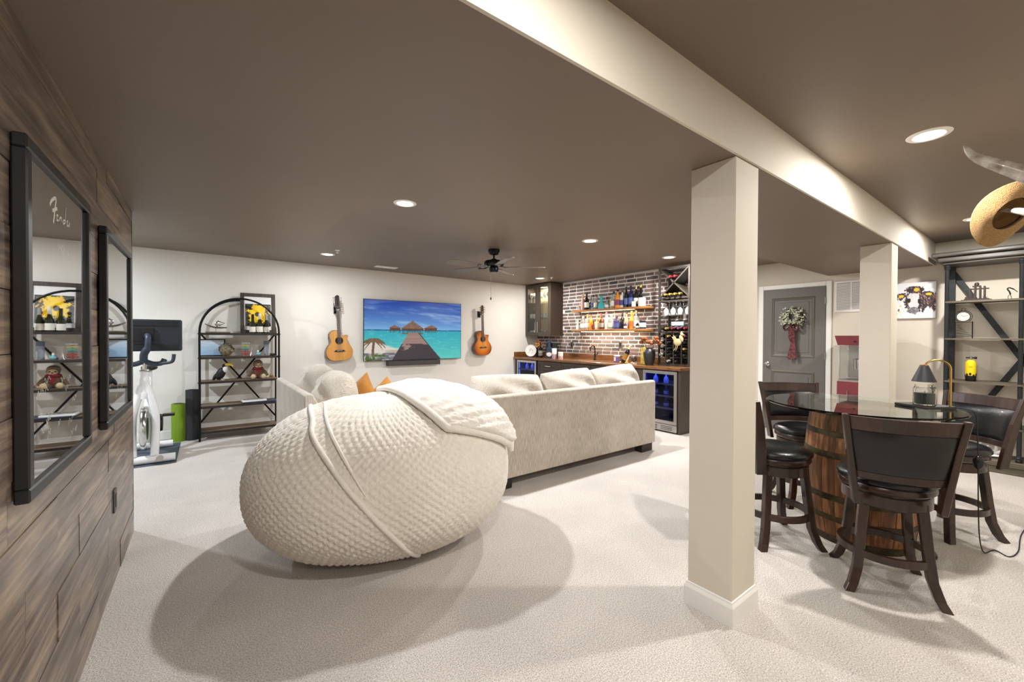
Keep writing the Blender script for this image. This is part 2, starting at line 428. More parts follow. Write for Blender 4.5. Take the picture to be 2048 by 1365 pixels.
ro = rest.build('far_bricks', M_BRICK, wall_bar); ro['kind'] = 'stuff'

# door with casing in the far wall
d = struct(MB().box(XW - .03, XW + .02, 1.93, 2.70, .012, 2.045).build('door_1', mat('door_paint', (104, 100, 97), .5, var=.03)))
M_DOOR = MATS['door_paint']; M_DOORM = mat('door_moulding', (92, 88, 80), .45, var=.03)
def door_panel(z0, z1):
    y0, y1 = 2.045, 2.585; b = MB(); x = XW - .03
    o = [(y0, z0), (y1, z0), (y1, z1), (y0, z1)]
    def rg(e, dx): return [(x - dx, y + (e if k in (0, 3) else -e), zz + (e if k < 2 else -e)) for k, (y, zz) in enumerate(o)]
    R = [rg(0, 0), rg(.012, .007), rg(.03, .004), rg(.045, -.002)]
    for i in range(3): b.add(R[i] + R[i + 1], [(k, (k + 1) % 4, 4 + (k + 1) % 4, 4 + k) for k in range(4)])
    b.build('panel_moulding', M_DOORM, d)
    MB().box(x - .006, x + .002, y0 + .07, y1 - .07, z0 + .07, z1 - .07).build('raised_panel', M_DOOR, d, bevel=.004)
door_panel(1.06, 1.915); door_panel(.16, .87)
kb = MB().lathe([(.0, .0), (.031, .0), (.033, .006), (.012, .012), (.011, .03), (.026, .04), (.03, .052), (.026, .063), (0, .067)], 20, M=T(XW - .03, 2.638, .955) @ Ry(-PI / 2))
kb.build('door_knob', M_CHROME, d)
for zz in (.25, 1.1, 1.85): MB().cyl((XW - .034, 1.932, zz - .045), (XW - .034, 1.932, zz + .045), .006, 8).build('hinge', M_STEEL, d)
cs = MB()
for y0, y1, z0, z1 in ((1.865, 1.93, 0, 2.11), (2.70, 2.768, 0, 2.11), (1.93, 2.70, 2.045, 2.11)): cs.box(XW - .02, XW - .001, y0, y1, z0, z1)
struct(cs.build('trim_2', M_TRIM, bevel=.005))

# return air grille on the far wall and ceiling supply vent
def grille(name, label, w, h, n, M, mid=True):
    o = thing(name, label, 'vent'); o.matrix_world = M
    f = MB(); e = .028
    f.box(-w / 2, w / 2, -.012, 0, -h / 2, -h / 2 + e).box(-w / 2, w / 2, -.012, 0, h / 2 - e, h / 2).box(-w / 2, -w / 2 + e, -.012, 0, -h / 2 + e, h / 2 - e).box(w / 2 - e, w / 2, -.012, 0, -h / 2 + e, h / 2 - e)
    if mid: f.box(-.009, .009, -.012, 0, -h / 2 + e, h / 2 - e)
    f.build('grille_frame', M_TRIM, o, bevel=.002)
    MB().box(-w / 2 + e, w / 2 - e, -.001, 0, -h / 2 + e, h / 2 - e).build('duct_opening', mat('duct', (140, 138, 136), .8, var=.1), o)
    sm = None
    for k in range(n):
        z = -h / 2 + e + (h - 2 * e) * (k + .5) / n
        s = MB().box(-w / 2 + e, w / 2 - e, -.009, -.007, -(h - 2 * e) / n * .42, (h - 2 * e) / n * .42, M=Rx(.6)) if sm is None else None
        if s: q = s.build('slat', M_TRIM, o); sm = q.data
        else: q = bpy.data.objects.new('slat', sm); col.objects.link(q); q.parent = o
        q.location = (0, 0, z)
    return o
grille('wall_vent', 'white slatted return air grille on the wall beside the grey door', .36, .41, 22, T(XW - .001, 1.66, 1.885) @ Rz(-PI / 2))
grille('ceiling_vent', 'small slatted air vent in the brown ceiling by the tv wall', .34, .14, 7, T(2.295, 6.41, CEIL - .001) @ Rx(PI / 2), False)

# recessed downlights: trim ring, glowing lens and the lamp itself
ring = MB().lathe([(.062, -.001), (.066, -.006), (.088, -.004), (.092, -.0005), (.092, 0), (.062, 0), (.062, -.001)], 32).mesh('trim_ring'); ring.materials.append(mat('light_trim', (235, 232, 226), .4, var=.02))
lens = MB().lathe([(0, -.0035), (.05, -.003), (.0625, -.001)], 24).mesh('lens'); lens.materials.append(mat('light_lens', (255, 250, 240), .4, emit=(255, 247, 235), estr=14.))
for x, y, w, c, lab in DOWNLIGHTS:
    t = thing('recessed_light', lab, 'ceiling light', (x, y, CEIL), group='recessed ceiling lights')
    for me in (ring, lens):
        o = bpy.data.objects.new(me.name, me); col.objects.link(o); o.parent = t
    ld = bpy.data.lights.new('lamp', 'AREA'); ld.shape = 'DISK'; ld.size = .08; ld.energy = w; ld.color = c
    lo = bpy.data.objects.new('lamp', ld); col.objects.link(lo); lo.parent = t; lo.location = (0, 0, -.012)
for x, y, lab in ((5.111, 5.65, 'white ceiling sprinkler in front of the bar cabinet'), (1.36, 5.56, 'white ceiling sprinkler beside the light near the arched shelf')):
    t = thing('fire_sprinkler', lab, 'sprinkler', (x, y, CEIL))
    MB().lathe([(0, 0), (.03, 0), (.028, -.006), (.01, -.01), (.008, -.03), (0, -.03)], 14).build('escutcheon', M_TRIM, t)
    MB().lathe([(0, -.03), (.017, -.031), (.016, -.036), (0, -.037)], 12).build('deflector', M_CHROME, t)

# ================================================================== BEANBAG AND THROW
M_FUR = mat('cream_minky', (236, 229, 217), .9, sheen=.4, var=.08, vscale=30, bump=.5, bscale=170)
M_FUR2 = mat('cream_throw', (240, 234, 224), .9, sheen=.4, var=.06, vscale=30, bump=.5, bscale=190)
BA, BB_, BC, BP, BQ, BROT = .829, .684, .5, 2.36, 2.255, -.201
def bag_r(d):
    return 1. / (((abs(d[0]) / BA) ** BP + (abs(d[1]) / BB_) ** BP) ** (BQ / BP) + (abs(d[2]) / BC) ** BQ) ** (1 / BQ)
def on_bag(d, off=0.):
    d = Vector(d).normalized(); p = d * (bag_r(d) + off)
    return Vector((p.x, p.y, max(p.z, -.45) + .45))
bag = thing('beanbag_chair', 'huge cream tufted plush beanbag lounger on the carpet', 'beanbag', (.985, 2.732, 0), BROT)
def vn_np(x, y, s=0):
    def hsh(i, j): t = np.sin(i * 127.1 + j * 311.7 + s * 74.7) * 43758.5453; return t - np.floor(t)
    i, j = np.floor(x), np.floor(y); fx, fy = x - i, y - j
    fx = fx * fx * (3 - 2 * fx); fy = fy * fy * (3 - 2 * fy)
    a = hsh(i, j) * (1 - fx) + hsh(i + 1, j) * fx; b = hsh(i, j + 1) * (1 - fx) + hsh(i + 1, j + 1) * fx
    return a * (1 - fy) + b * fy
def beanbag():
    nu, nv = 760, 300
    ph = (-PI / 2 + PI * np.arange(nv + 1) / nv)[:, None]; a = (2 * PI * np.arange(nu) / nu)[None, :]
    d = np.stack(np.broadcast_arrays(np.cos(ph) * np.cos(a), np.cos(ph) * np.sin(a), np.sin(ph) + 0 * a), -1)
    r = 1. / (((np.abs(d[..., 0]) / BA) ** BP + (np.abs(d[..., 1]) / BB_) ** BP) ** (BQ / BP) + (np.abs(d[..., 2]) / BC) ** BQ) ** (1 / BQ)
    p = d * r[..., None]; z = p[..., 2]; x = p[..., 0]; A = a + 0 * z
    # diamond tufts, strongest on the loose left and top, flattening on the taut right side
    wob = .25 * (vn_np(A * 4, z * 9, 2) - .5)
    t1 = np.sin(A * 44 + z * 72 + wob * 6); t2 = np.sin(A * 44 - z * 72 + wob * 5)
    fade = np.clip((np.cos(ph) - .25) / .3, 0, 1) * (1 - .7 * np.clip((x - .05) / .4, 0, 1) * (z < .3))
    t = (1 - np.abs(t1) * np.abs(t2)) * -.009 * fade
    t += (vn_np(A * 2.2, z * 4, 3) - .5) * .02 + (vn_np(A * 90, z * 130, 9) - .5) * .005
    P = d * (r + t)[..., None]
    P[..., 2] = np.maximum(P[..., 2], -.45) + .45
    fs = [(i * nu + j, i * nu + (j + 1) % nu, (i + 1) * nu + (j + 1) % nu, (i + 1) * nu + j) for i in range(nv) for j in range(nu)]
    me = bpy.data.meshes.new('bag'); me.from_pydata(P.reshape(-1, 3).tolist(), [], fs); me.update()
    me.polygons.foreach_set('use_smooth', [True] * len(me.polygons)); me.materials.append(M_FUR)
    o = bpy.data.objects.new('bag', me); col.objects.link(o); o.parent = bag
beanbag()
def spline(pts, n=8):
    pts = [Vector(p) for p in pts]; out = []
    for i in range(len(pts) - 1):
        p0 = pts[max(i - 1, 0)]; p1 = pts[i]; p2 = pts[i + 1]; p3 = pts[min(i + 2, len(pts) - 1)]
        for k in range(n):
            t = k / n
            out.append(.5 * ((2 * p1) + (p2 - p0) * t + (2 * p0 - 5 * p1 + 4 * p2 - p3) * t * t + (3 * p1 - p0 - 3 * p2 + p3) * t ** 3))
    return out + [pts[-1]]
SEAM = [(-.38, .45, .30), (-.46, .30, .40), (-.48, .05, .45), (-.455, -.25, .42), (-.448, -.402, .356), (-.366, -.576, .232), (-.275, -.652, .102), (-.181, -.675, -.02), (-.053, -.65, -.186), (.063, -.535, -.341), (.12, -.45, -.41)]
sp = spline([on_bag(q, .004) - Vector((0, 0, .45)) for q in SEAM], 8)
MB().tube([on_bag(q, .002) for q in sp], [.014] * len(sp), 10).build('seam_welt', M_FUR2, bag)
sp2 = spline([(-.40, .20, .44), (-.382, -.073, .458), (-.344, -.487, .337), (-.273, -.617, .206), (-.19, -.66, .06)], 8)
MB().tube([on_bag(q, .0) for q in sp2], [.008 * math.sin(PI * (k + .5) / len(sp2)) + .002 for k in range(len(sp2))], 8).build('seam_welt', M_FUR2, bag)
MB().box(-.012, .012, -.002, .002, 0, .045).build('care_tag', M_WHITE, bag, loc=tuple(on_bag((.33, -.50, -.30), .004)), rot=(.5, .3, .5))

throw = thing('throw_blanket', 'thick cream fleece throw folded over the top of the beanbag', 'blanket', (.985, 2.732, .9), BROT)
def blanket():
    A0, A1 = [(-.02, .30, .46), (.005, .171, .501), (.104, -.25, .474), (.188, -.428, .405), (.251, -.511, .341)], None
    B0 = [(.55, .36, .36), (.68, .22, .36), (.80, -.04, .30), (.78, -.22, .24), (.715, -.36, .165)]
    n, m = 90, 90; L0 = spline(A0, 24); L1 = spline(B0, 24)
    def P(s, t, off):
        a = L0[min(int(t * (len(L0) - 1)), len(L0) - 1)]; c = L1[min(int(t * (len(L1) - 1)), len(L1) - 1)]
        fa = t * (len(L0) - 1) - int(t * (len(L0) - 1))
        if int(t * (len(L0) - 1)) < len(L0) - 1: a = a.lerp(L0[int(t * (len(L0) - 1)) + 1], fa); c = c.lerp(L1[int(t * (len(L1) - 1)) + 1], fa)
        d = a.lerp(c, s)
        d = d + Vector((0, -.06 * math.sin(PI * s) * t, 0)) * (.4 if t < .8 else .2)
        d = d.normalized(); r = bag_r(d)
        return d * (r + off)
    vs_ = []; fs = []
    for i in range(n + 1):
        s = i / n
        for j in range(m + 1):
            t = j / m
            es = min(1, s / .07, (1 - s) / .05); et = min(1, t / .06, (1 - t) / .06)
            e = math.sqrt(max(0, 1 - (1 - es) ** 2)) * math.sqrt(max(0, 1 - (1 - et) ** 2))
            hump = .042 + .085 * (min(1, s / .45) ** .8) * (1 - .62 * max(0, (t - .45) / .55) ** 1.2)
            fold = .006 * math.sin(14 * s + 9 * t + 2 * math.sin(6 * t)) + .005 * math.sin(60 * (t + .35 * s)) * .6 + (vnoise(s * 45, t * 45, 5) - .5) * .008
            p = P(s, t, .004 + e * (hump + fold)); vs_.append((p.x, p.y, p.z + .45 - .9))
    k = (n + 1) * (m + 1)
    for i in range(n + 1):
        for j in range(m + 1):
            p = P(i / n, j / m, -.004); vs_.append((p.x, p.y, p.z + .45 - .9))
    q = lambda i, j: i * (m + 1) + j
    for i in range(n):
        for j in range(m):
            fs.append((q(i, j), q(i + 1, j), q(i + 1, j + 1), q(i, j + 1))); fs.append((k + q(i, j), k + q(i, j + 1), k + q(i + 1, j + 1), k + q(i + 1, j)))
    for j in range(m): fs.append((q(0, j), q(0, j + 1), k + q(0, j + 1), k + q(0, j))); fs.append((q(n, j), k + q(n, j), k + q(n, j + 1), q(n, j + 1)))
    for i in range(n): fs.append((q(i, 0), k + q(i, 0), k + q(i + 1, 0), q(i + 1, 0))); fs.append((q(i, m), q(i + 1, m), k + q(i + 1, m), k + q(i, m)))
    MB().add(vs_, fs, True).build('fleece', M_FUR2, throw)
    # rolled hem along the front edge and the corner flap hanging free on the side
    hem = [P(0.0, t, .028) for t in np.linspace(.12, 1, 24)] + [P(s, 1., .028) for s in np.linspace(.04, 1, 24)]
    MB().tube([(p.x, p.y, p.z - .45) for p in hem], [.024] * len(hem), 10).build('hem', M_FUR2, throw)
    fl = [P(1., .75, .05), P(1., .9, .05), P(1.0, 1., .04), P(1.0, 1., .045) + Vector((.004, -.004, -.05))]
    MB().tube([(p.x, p.y, p.z - .45) for p in fl], [.02, .026, .024, .012], 10).build('corner_flap', M_FUR2, throw)
blanket()

# ================================================================== SOFAS
def fabric(name, c1, c2):
    m, nt, b = _new(name); N = nt.nodes; L = nt.links
    tc = N.new('ShaderNodeTexCoord'); mp = N.new('ShaderNodeMapping'); mp.inputs['Scale'].default_value = (160, 160, 14); L.new(tc.outputs['Object'], mp.inputs['Vector'])
    n = N.new('ShaderNodeTexNoise'); n.inputs['Scale'].default_value = 1; n.inputs['Detail'].default_value = 4; L.new(mp.outputs[0], n.inputs['Vector'])
    n2 = N.new('ShaderNodeTexNoise'); n2.inputs['Scale'].default_value = 5; n2.inputs['Detail'].default_value = 4; L.new(tc.outputs['Object'], n2.inputs['Vector'])
    ad = N.new('ShaderNodeMath'); ad.operation = 'MULTIPLY_ADD'; ad.inputs[1].default_value = .75
    h = N.new('ShaderNodeMath'); h.operation = 'MULTIPLY'; h.inputs[1].default_value = .25; L.new(n2.outputs['Fac'], h.inputs[0])
    L.new(n.outputs['Fac'], ad.inputs[0]); L.new(h.outputs[0], ad.inputs[2])
    r = N.new('ShaderNodeValToRGB'); e = r.color_ramp.elements; e[0].position = .36; e[0].color = lin(c1) + (1,); e[1].position = .62; e[1].color = lin(c2) + (1,)
    L.new(ad.outputs[0], r.inputs[0]); L.new(r.outputs[0], b.inputs['Base Color']); b.inputs['Roughness'].default_value = .9; b.inputs['Sheen Weight'].default_value = .3
    bp = N.new('ShaderNodeBump'); bp.inputs['Strength'].default_value = .35; bp.inputs['Distance'].default_value = .003; L.new(n.outputs['Fac'], bp.inputs['Height']); L.new(bp.outputs[0], b.inputs['Normal'])
    return m
M_SOFA = fabric('sofa_chenille', (164, 154, 140), (206, 197, 184))
M_LEG = mat('espresso_foot', (44, 36, 31), .5, var=.1)
# long sofa, its back to the camera: outer back at y = 0 (local), seats towards +y
def back_cushion(o, x, y, z, w, h, t, rx, rz=0., ry=0.):
    c = MB().pillow(T(0, 0, 0), w, h, t, 24, 3., .03, .35, .12).build('back_cushion', M_SOFA, o, loc=(x, y, z), rot=(rx, ry, rz)); return c
sofa = thing('sofa', 'long beige upholstered sofa seen from its plain tall back', 'sofa', (1.86, 2.893, 0))
W = 4.285 - 1.86
MB().prism([(0, .095), (.24, .095), (.24, .42), (.16, .62), (.085, .815), (.06, .8325), (.02, .8325), (0, .815)], 0, W, 'yz').build('back', M_SOFA, sofa, bevel=.012, seg=3)
MB().box(.0, W, .24, 1.0, .095, .29).build('base', M_SOFA, sofa, bevel=.015, seg=2)
for s in (0, 1):
    MB().prism([(.02, .095), (1.0, .095), (1.0, .60), (.96, .63), (.16, .63), (.09, .78), (.02, .80)], s * (W - .17) + .001, s * (W - .17) + .169, 'yz').build('arm', M_SOFA, sofa, bevel=.02, seg=2)
sw = (W - .34) / 3
for k in range(3): MB().box(.17 + k * sw + .004, .17 + (k + 1) * sw - .004, .245, 1.01, .29, .46).build('seat_cushion', M_SOFA, sofa, bevel=.05, seg=3)
for x, y in ((.22, .07), (W - .13, .07), (.22, .93), (W - .13, .93)): MB().box(x - .1, x + .1, y - .05, y + .05, 0, .095).build('foot', M_LEG, sofa, bevel=.004)
for x, w, zz, ry in ((.55, .86, .70, .035), (1.38, .76, .71, -.05), (2.16, .80, .725, -.07)): back_cushion(sofa, x, .37, zz, w, .56, .19, 1.28, 0, ry)
# shorter sofa section at right angles, its back towards the exercise corner
ls = thing('loveseat', 'short beige sofa section with pale side panel, standing beyond the beanbag', 'sofa', (.69, 3.93, 0))
D = 5.69 - 3.93
MB().prism([(0, .095), (.26, .095), (.26, .42), (.17, .62), (.075, .815), (.055, .832), (.02, .832), (0, .815)], 0, D, 'xz', None).build('back', M_SOFA, ls, bevel=.012, seg=3)
MB().box(.26, 1.0, 0, D, .095, .29).build('base', M_SOFA, ls, bevel=.015, seg=2)
for k in range(2): MB().box(.265, 1.01, .01 + k * D / 2, (k + 1) * D / 2 - .01, .29, .46).build('seat_cushion', M_SOFA, ls, bevel=.05, seg=3)
for x, y in ((.07, .12), (.93, .12), (.07, D - .12), (.93, D - .12)): MB().box(x - .05, x + .05, y - .08, y + .08, 0, .095).build('foot', M_LEG, ls, bevel=.004)
for y, w, zz in ((.50, .80, .70), (1.28, .82, .72)):
    MB().pillow(T(0, 0, 0), w, .60, .19, 22, 2.6, .03, .3, .28).build('back_cushion', M_SOFA, ls, loc=(.36, y, zz), rot=(1.32, .0, PI / 2 + PI))
M_TAN = mat('camel_suede', (186, 124, 46), .8, var=.1, vscale=15, sheen=.3)
for k, (x, y, z, rx, ry, rz) in enumerate(((1.37, 4.60, .700, 1.25, .78, -1.15), (1.49, 4.20, .690, 1.3, .80, -.75))):
    o = MB().pillow(T(0, 0, 0), .36 - .02 * k, .36 - .02 * k, .075, 14, 2.4, .08).build('throw_pillow', M_TAN, loc=(x, y, z), rot=(0, 0, 0))
    o.matrix_world = T(x, y, z) @ Rz(rz) @ Rx(rx) @ Rz(ry)
    tag(o, ('camel pillow tipped on its corner, leaning on the pale sofa cushion', 'camel pillow tipped on its corner, overlapping the other camel pillow')[k], 'pillow', 'camel throw pillows')

# ================================================================== TV WALL
def tv_img(u, v):
    u = u * 7.77 / (6.69 + u * 1.08)
    hz = .515
    if v > hz:
        t = (v - hz) / (1 - hz)
        c = mix((128, 186, 232), (18, 62, 158), t ** .75)
        cl = fbm(u * 5 + v * 3, v * 16 + u * 2, 4); c = mix(c, (205, 222, 240), max(0, cl - .5) * 2.2 * (1 - t * .6))
    else:
        t = v / hz
        c = mix((96, 208, 198), (30, 168, 190), t); 
        if t > .95: c = (22, 98, 150)
        c = mix(c, (150, 226, 214), max(0, fbm(u * 22, v * 50, 8) - .55) * 1.6)
        sand = .30 - .22 * u + .03 * math.sin(u * 14)
        if u < .5 and v < sand + .02: c = mix(c, (226, 216, 204), (sand + .02 - v) * 30)
        if u < .5 and .12 < v < .17 and u > .22: c = mix(c, (150, 128, 104), .8 * fbm(u * 20, v * 30, 2))
        if u < .36 and v < .12: c = mix(c, (96, 100, 116), min(1, max(0, fbm(u * 14, v * 20, 6) - .35) * 4))
    # huts
    def roof(x0, xp, x1, y0, y1, x, y):
        if not (y0 <= y <= y1): return False
        k = (y - y0) / (y1 - y0); return x0 + (xp - x0) * k ** .9 <= x <= x1 + (xp - x1) * k ** .9
    for x0, xp, x1, y0, y1, yb in ((.25, .315, .39, .54, .592, .46), (.61, .70, .768, .542, .604, .46), (.375, .503, .63, .53, .675, .45)):
        if roof(x0, xp, x1, y0, y1, u, v): c = mix((112, 84, 70), (150, 118, 98), fbm(u * 60, v * 20, 3))
        elif x0 + .015 < u < x1 - .015 and .50 < v <= y0: c = mix((70, 44, 34), (120, 70, 44), fbm(u * 60, v * 60, 7))
        elif x0 + .015 < u < x1 - .015 and yb < v <= .50 and (u * 60) % 1 < .35: c = (40, 34, 34)
    if .39 < u < .61 and .435 < v < .455: c = (120, 96, 80)
    # pier
    if v < .47:
        k = 1 - v / .47; l = .465 - .175 * k; r = .555 + .225 * k
        if l < u < r:
            c = mix((168, 140, 132), (150, 116, 110), ((v * 40 * (1 + k)) % 1))
            sh = fbm(u * 9, v * 14, 12) + (.23 - v) * 3
            if v < .27 and sh > .45: c = mix(c, (44, 40, 50), .85)
        elif r <= u < r + .012: c = (64, 50, 48)
    # palm
    dx, dy = u - .098, v - .335
    if abs(dx + .006 * math.sin(v * 12)) < .013 and .05 < v < .34: c = mix((84, 64, 50), (128, 98, 76), fbm(u * 80, v * 30, 11))
    for k, a in enumerate((.1, .5, .95, 1.5, 2.1, 2.6, 3.0, -.35, 3.5, -.75, 3.9)):
        ca = math.cos(a)
        if abs(ca) < .1: ca = .1
        s_ = dx / (.135 * ca)
        if 0 < s_ < 1:
            y_ = .10 * s_ * math.sin(a) - .10 * s_ * s_
            if abs(dy - y_) < (.022 * (1 - s_) ** .5 + .004) * (.45 + .8 * vnoise(u * 160, v * 20, k)): c = mix((70, 84, 40), (164, 96, 70), fbm(u * 30, v * 30, k))
    if v < .1 and u < .28 and fbm(u * 30, v * 24, 15) > .42 + v * 1.5: c = mix((36, 62, 24), (110, 140, 40), fbm(u * 70, v * 60, 16))
    return c
tv = thing('television', 'large flat tv on the wall showing huts at the end of a tropical pier', 'television', (2.972, 6.80, .933))
MB().box(-.905, .905, .008, .035, -.006, 1.016).build('bezel', M_BLACKP, tv, bevel=.003)
MB().box(-.45, .45, .035, .079, .2, .8).build('wall_mount', M_BLACKP, tv)
picture('screen', picmat('tv_screen', .3, .72), 1.796, 1.006, 300, 168, tv_img, tv, 'xz', (0, .0065, .002))
sb = thing('soundbar', 'slim dark grey soundbar mounted below the tv', 'soundbar', (2.942, 6.82, .835))
MB().box(-.475, .475, -.04, .045, 0, .078).build('cabinet', mat('soundbar_cloth', (74, 72, 72), .7, var=.1, vscale=90), sb, bevel=.012, seg=2)
for s in (-1, 1): MB().box(s * .479 - .006, s * .479 + .006, -.041, .046, -.001, .079).build('end_cap', mat('soundbar_cap', (52, 56, 66), .3, .5, var=.05), sb, bevel=.004)
for s in (-.3, .3): MB().box(s - .03, s + .03, .045, .06, .02, .06).build('bracket', M_BLACKP, sb)

def guitar(name, label, loc, tilt, M_TOP, M_SIDE, twelve):
    g = thing(name, label, 'guitar', loc); g.rotation_euler = (0, tilt, 0)
    # body outline (x right, z up); treble side has the cutaway
    half = [(0, 0), (.10, .004), (.165, .04), (.197, .105), (.197, .165), (.17, .225), (.135, .27), (.122, .305), (.128, .345)]
    right = half + [(.138, .375), (.132, .398), (.105, .395), (.07, .385), (.045, .40), (.03, .43)]
    left = half + [(.14, .385), (.135, .425), (.105, .462), (.06, .478), (.03, .478)]
    out = [tuple(q) for q in spline([(a, b, 0) for a, b in right], 5)] ; out2 = [tuple(q) for q in spline([(-a, b, 0) for a, b in left], 5)]
    poly = [(p[0], p[1]) for p in out] + [(p[0], p[1]) for p in reversed(out2[1:])]
    MB().prism(poly, -.05, .045, 'xz').build('body', M_SIDE, g, bevel=.004)
    tp = [(a * .978, .235 + (b - .235) * .982) for a, b in poly]
    top = MB().prism(tp, -.054, -.0495, 'xz').build('soundboard', M_TOP, g)
    MB().lathe([(0, 0), (.048, 0), (.048, .0015), (0, .0015)], 28, M=T(0, -.0545, .315) @ Rx(PI / 2)).build('soundhole', mat('soundhole', (30, 22, 18), .8, var=.1), top)
    MB().lathe([(.049, 0), (.060, 0), (.060, .002), (.049, .002), (.049, 0)], 28, M=T(0, -.054, .315) @ Rx(PI / 2)).build('rosette', mat('rosette', (70, 44, 28), .4, var=.4, vscale=60), top)
    MB().prism([(-.085, .15), (-.05, .142), (.05, .142), (.085, .15), (.05, .17), (-.05, .17)], -.064, -.053, 'xz').build('bridge', mat('rosewood', (52, 34, 26), .45, var=.3, vscale=30), top)
    MB().box(-.04, .04, -.067, -.063, .158, .162).build('saddle', M_WHITE, top)
    MB().prism([(-.024, .36), (.024, .36), (.0215, .80), (-.0215, .80)], -.066, -.045, 'xz').build('neck', mat('rosewood2', (96, 84, 78) if twelve else (66, 50, 42), .5, var=.2, vscale=30), g, bevel=.003)
    fr = MB()
    for k in range(13): zz = .40 + .40 * (1 - .5 ** ((k + 1) / 8.)) / (1 - .5 ** (13 / 8.)); fr.box(-.022, .022, -.0675, -.0655, zz - .0012, zz + .0012)
    fr.build('frets', M_STEEL, g)['kind'] = 'stuff'
    st = MB(); k = 6
    for i in range(k): x = -.018 + .036 * i / (k - 1); st.bar((x * 1.4, -.069, .16), (x, -.069, .86), .0016)
    st.build('strings', M_STEEL, g)['kind'] = 'stuff'
    hh = .21 if twelve else .16
    head = MB().prism([(-.022, .79), (.022, .79), (.036, .83), (.03, .80 + hh), (.0, .815 + hh), (-.034, .79 + hh), (-.036, .83)], -.058, -.042, 'xz').build('headstock', mat('head_dark', (52, 46, 44), .4, var=.1) if twelve else M_SIDE, g, bevel=.003)
    npg = 6 if twelve else 3; pm = None
    for s in (-1, 1):
        for i in range(npg):
            b = MB().cyl((s * .03, -.05, 0), (s * .052, -.05, 0), .004, 8).ell((s * .058, -.05, 0), (.009, .006, .011), 10, 6).cyl((s * .024, -.058, 0), (s * .024, -.066, 0), .006, 10)
            b.build('tuning_peg', M_CHROME if twelve else M_BRASS, head, loc=(0, 0, .845 + (hh - .08) * i / (npg - 1)))
    MB().box(-.022, .022, -.067, -.05, .79, .797).build('nut', M_WHITE, g)
    MB().box(-.14, -.139, -.03, .03, .36, .42).build('preamp', M_BLACKP, g)
    hg = MB().box(-.03, .03, .06, .079, .74, .86).cyl((0, .06, .80), (0, .0, .80), .008, 10).tube([(-.034, -.05, .795), (-.034, -.01, .785), (0, .0, .785), (.034, -.01, .785), (.034, -.05, .795)], .006, 8)
    hg.build('wall_hanger', M_BLACK, g)
    return g
M_SPRUCE = wood('spruce_top', (190, 128, 58), (206, 146, 72), (216, 160, 88), 'z', 4., .3, .4, .03, 20)
M_MAHOG = wood('mahogany_side', (58, 38, 28), (84, 56, 40), (104, 72, 52), 'z', 4., .3, .4, .03, 14)
def sunburst():
    m, nt, b = _new('sunburst_top'); N = nt.nodes; L = nt.links
    tc = N.new('ShaderNodeTexCoord'); mp = N.new('ShaderNodeMapping'); mp.inputs['Location'].default_value = (0, 0, -.76); mp.inputs['Scale'].default_value = (4.6, 0, 3.6)
    L.new(tc.outputs['Object'], mp.inputs['Vector']); ln = N.new('ShaderNodeVectorMath'); ln.operation = 'LENGTH'; L.new(mp.outputs[0], ln.inputs[0])
    r = N.new('ShaderNodeValToRGB'); e = r.color_ramp.elements; e[0].position = .25; e[0].color = lin((226, 144, 48)) + (1,); e[1].position = 1.; e[1].color = lin((96, 46, 20)) + (1,)
    k = e.new(.7); k.color = lin((188, 98, 30)) + (1,)
    L.new(ln.outputs['Value'], r.inputs[0]); L.new(r.outputs[0], b.inputs['Base Color']); b.inputs['Roughness'].default_value = .22; b.inputs['Coat Weight'].default_value = .5
    return m
guitar('acoustic_guitar', 'honey blonde twelve-string cutaway acoustic guitar hanging beside the tv', (1.69, 6.80, .952), -.045, M_SPRUCE, M_MAHOG, True)
guitar('acoustic_guitar', 'sunburst cutaway acoustic guitar hanging between the tv and the bar', (4.335, 6.80, .974), -.03, sunburst(), M_MAHOG, False)

# ================================================================== CEILING FAN
fan = thing('ceiling_fan', 'black five-blade ceiling fan with a pull chain', 'ceiling fan', (2.924, 4.31, CEIL))
M_FANB = mat('fan_bronze', (32, 34, 36), .3, .7, var=.1)
M_BLADE = mat('fan_blade', (116, 104, 94), .4, var=.1, vscale=20)
MB().lathe([(0, 0), (.072, 0), (.074, -.02), (.055, -.062), (.03, -.072), (0, -.072)], 28).build('canopy', M_FANB, fan)
MB().cyl((0, 0, -.06), (0, 0, -.125), .0125, 12).build('downrod', M_FANB, fan)
MB().lathe([(0, -.115), (.03, -.115), (.045, -.13), (.11, -.142), (.124, -.16), (.124, -.19), (.105, -.205), (.06, -.212), (0, -.212)], 32).build('motor_housing', M_FANB, fan)
MB().lathe([(0, -.205), (.045, -.21), (.058, -.228), (.056, -.268), (.044, -.284), (0, -.288)], 24).build('switch_housing', M_FANB, fan)
ch = MB().cyl((-.045, .0, -.265), (-.045, 0, -.60), .0016, 6); ch.build('pull_chain', M_STEEL, fan)
MB().lathe([(0, .0), (.007, .004), (.009, .02), (.005, .034), (0, .036)], 10, (-.045, 0, -.635)).build('chain_pull', M_BLACKP, fan)
for k in range(5):
    a = 2 * PI * k / 5 + .62
    ir = MB().bar((.05, 0, -.205), (.15, 0, -.222), .03, .008).lathe([(0, -.004), (.032, -.004), (.032, .004), (0, .004)], 16, (.16, 0, -.224)).bar((.16, 0, -.226), (.24, 0, -.222), .055, .006)
    ir.build('blade_arm', M_FANB, fan, rot=(0, 0, a))
    out = [(.2, -.052), (.26, -.062), (.56, -.075), (.62, -.066), (.645, -.035), (.65, 0), (.645, .035), (.62, .066), (.56, .075), (.26, .062), (.2, .052)]
    bl = MB().prism(out, -.004, .004, 'xy', Rx(.21)).build('blade', M_BLADE, fan, loc=(0, 0, -.216), rot=(0, 0, a))

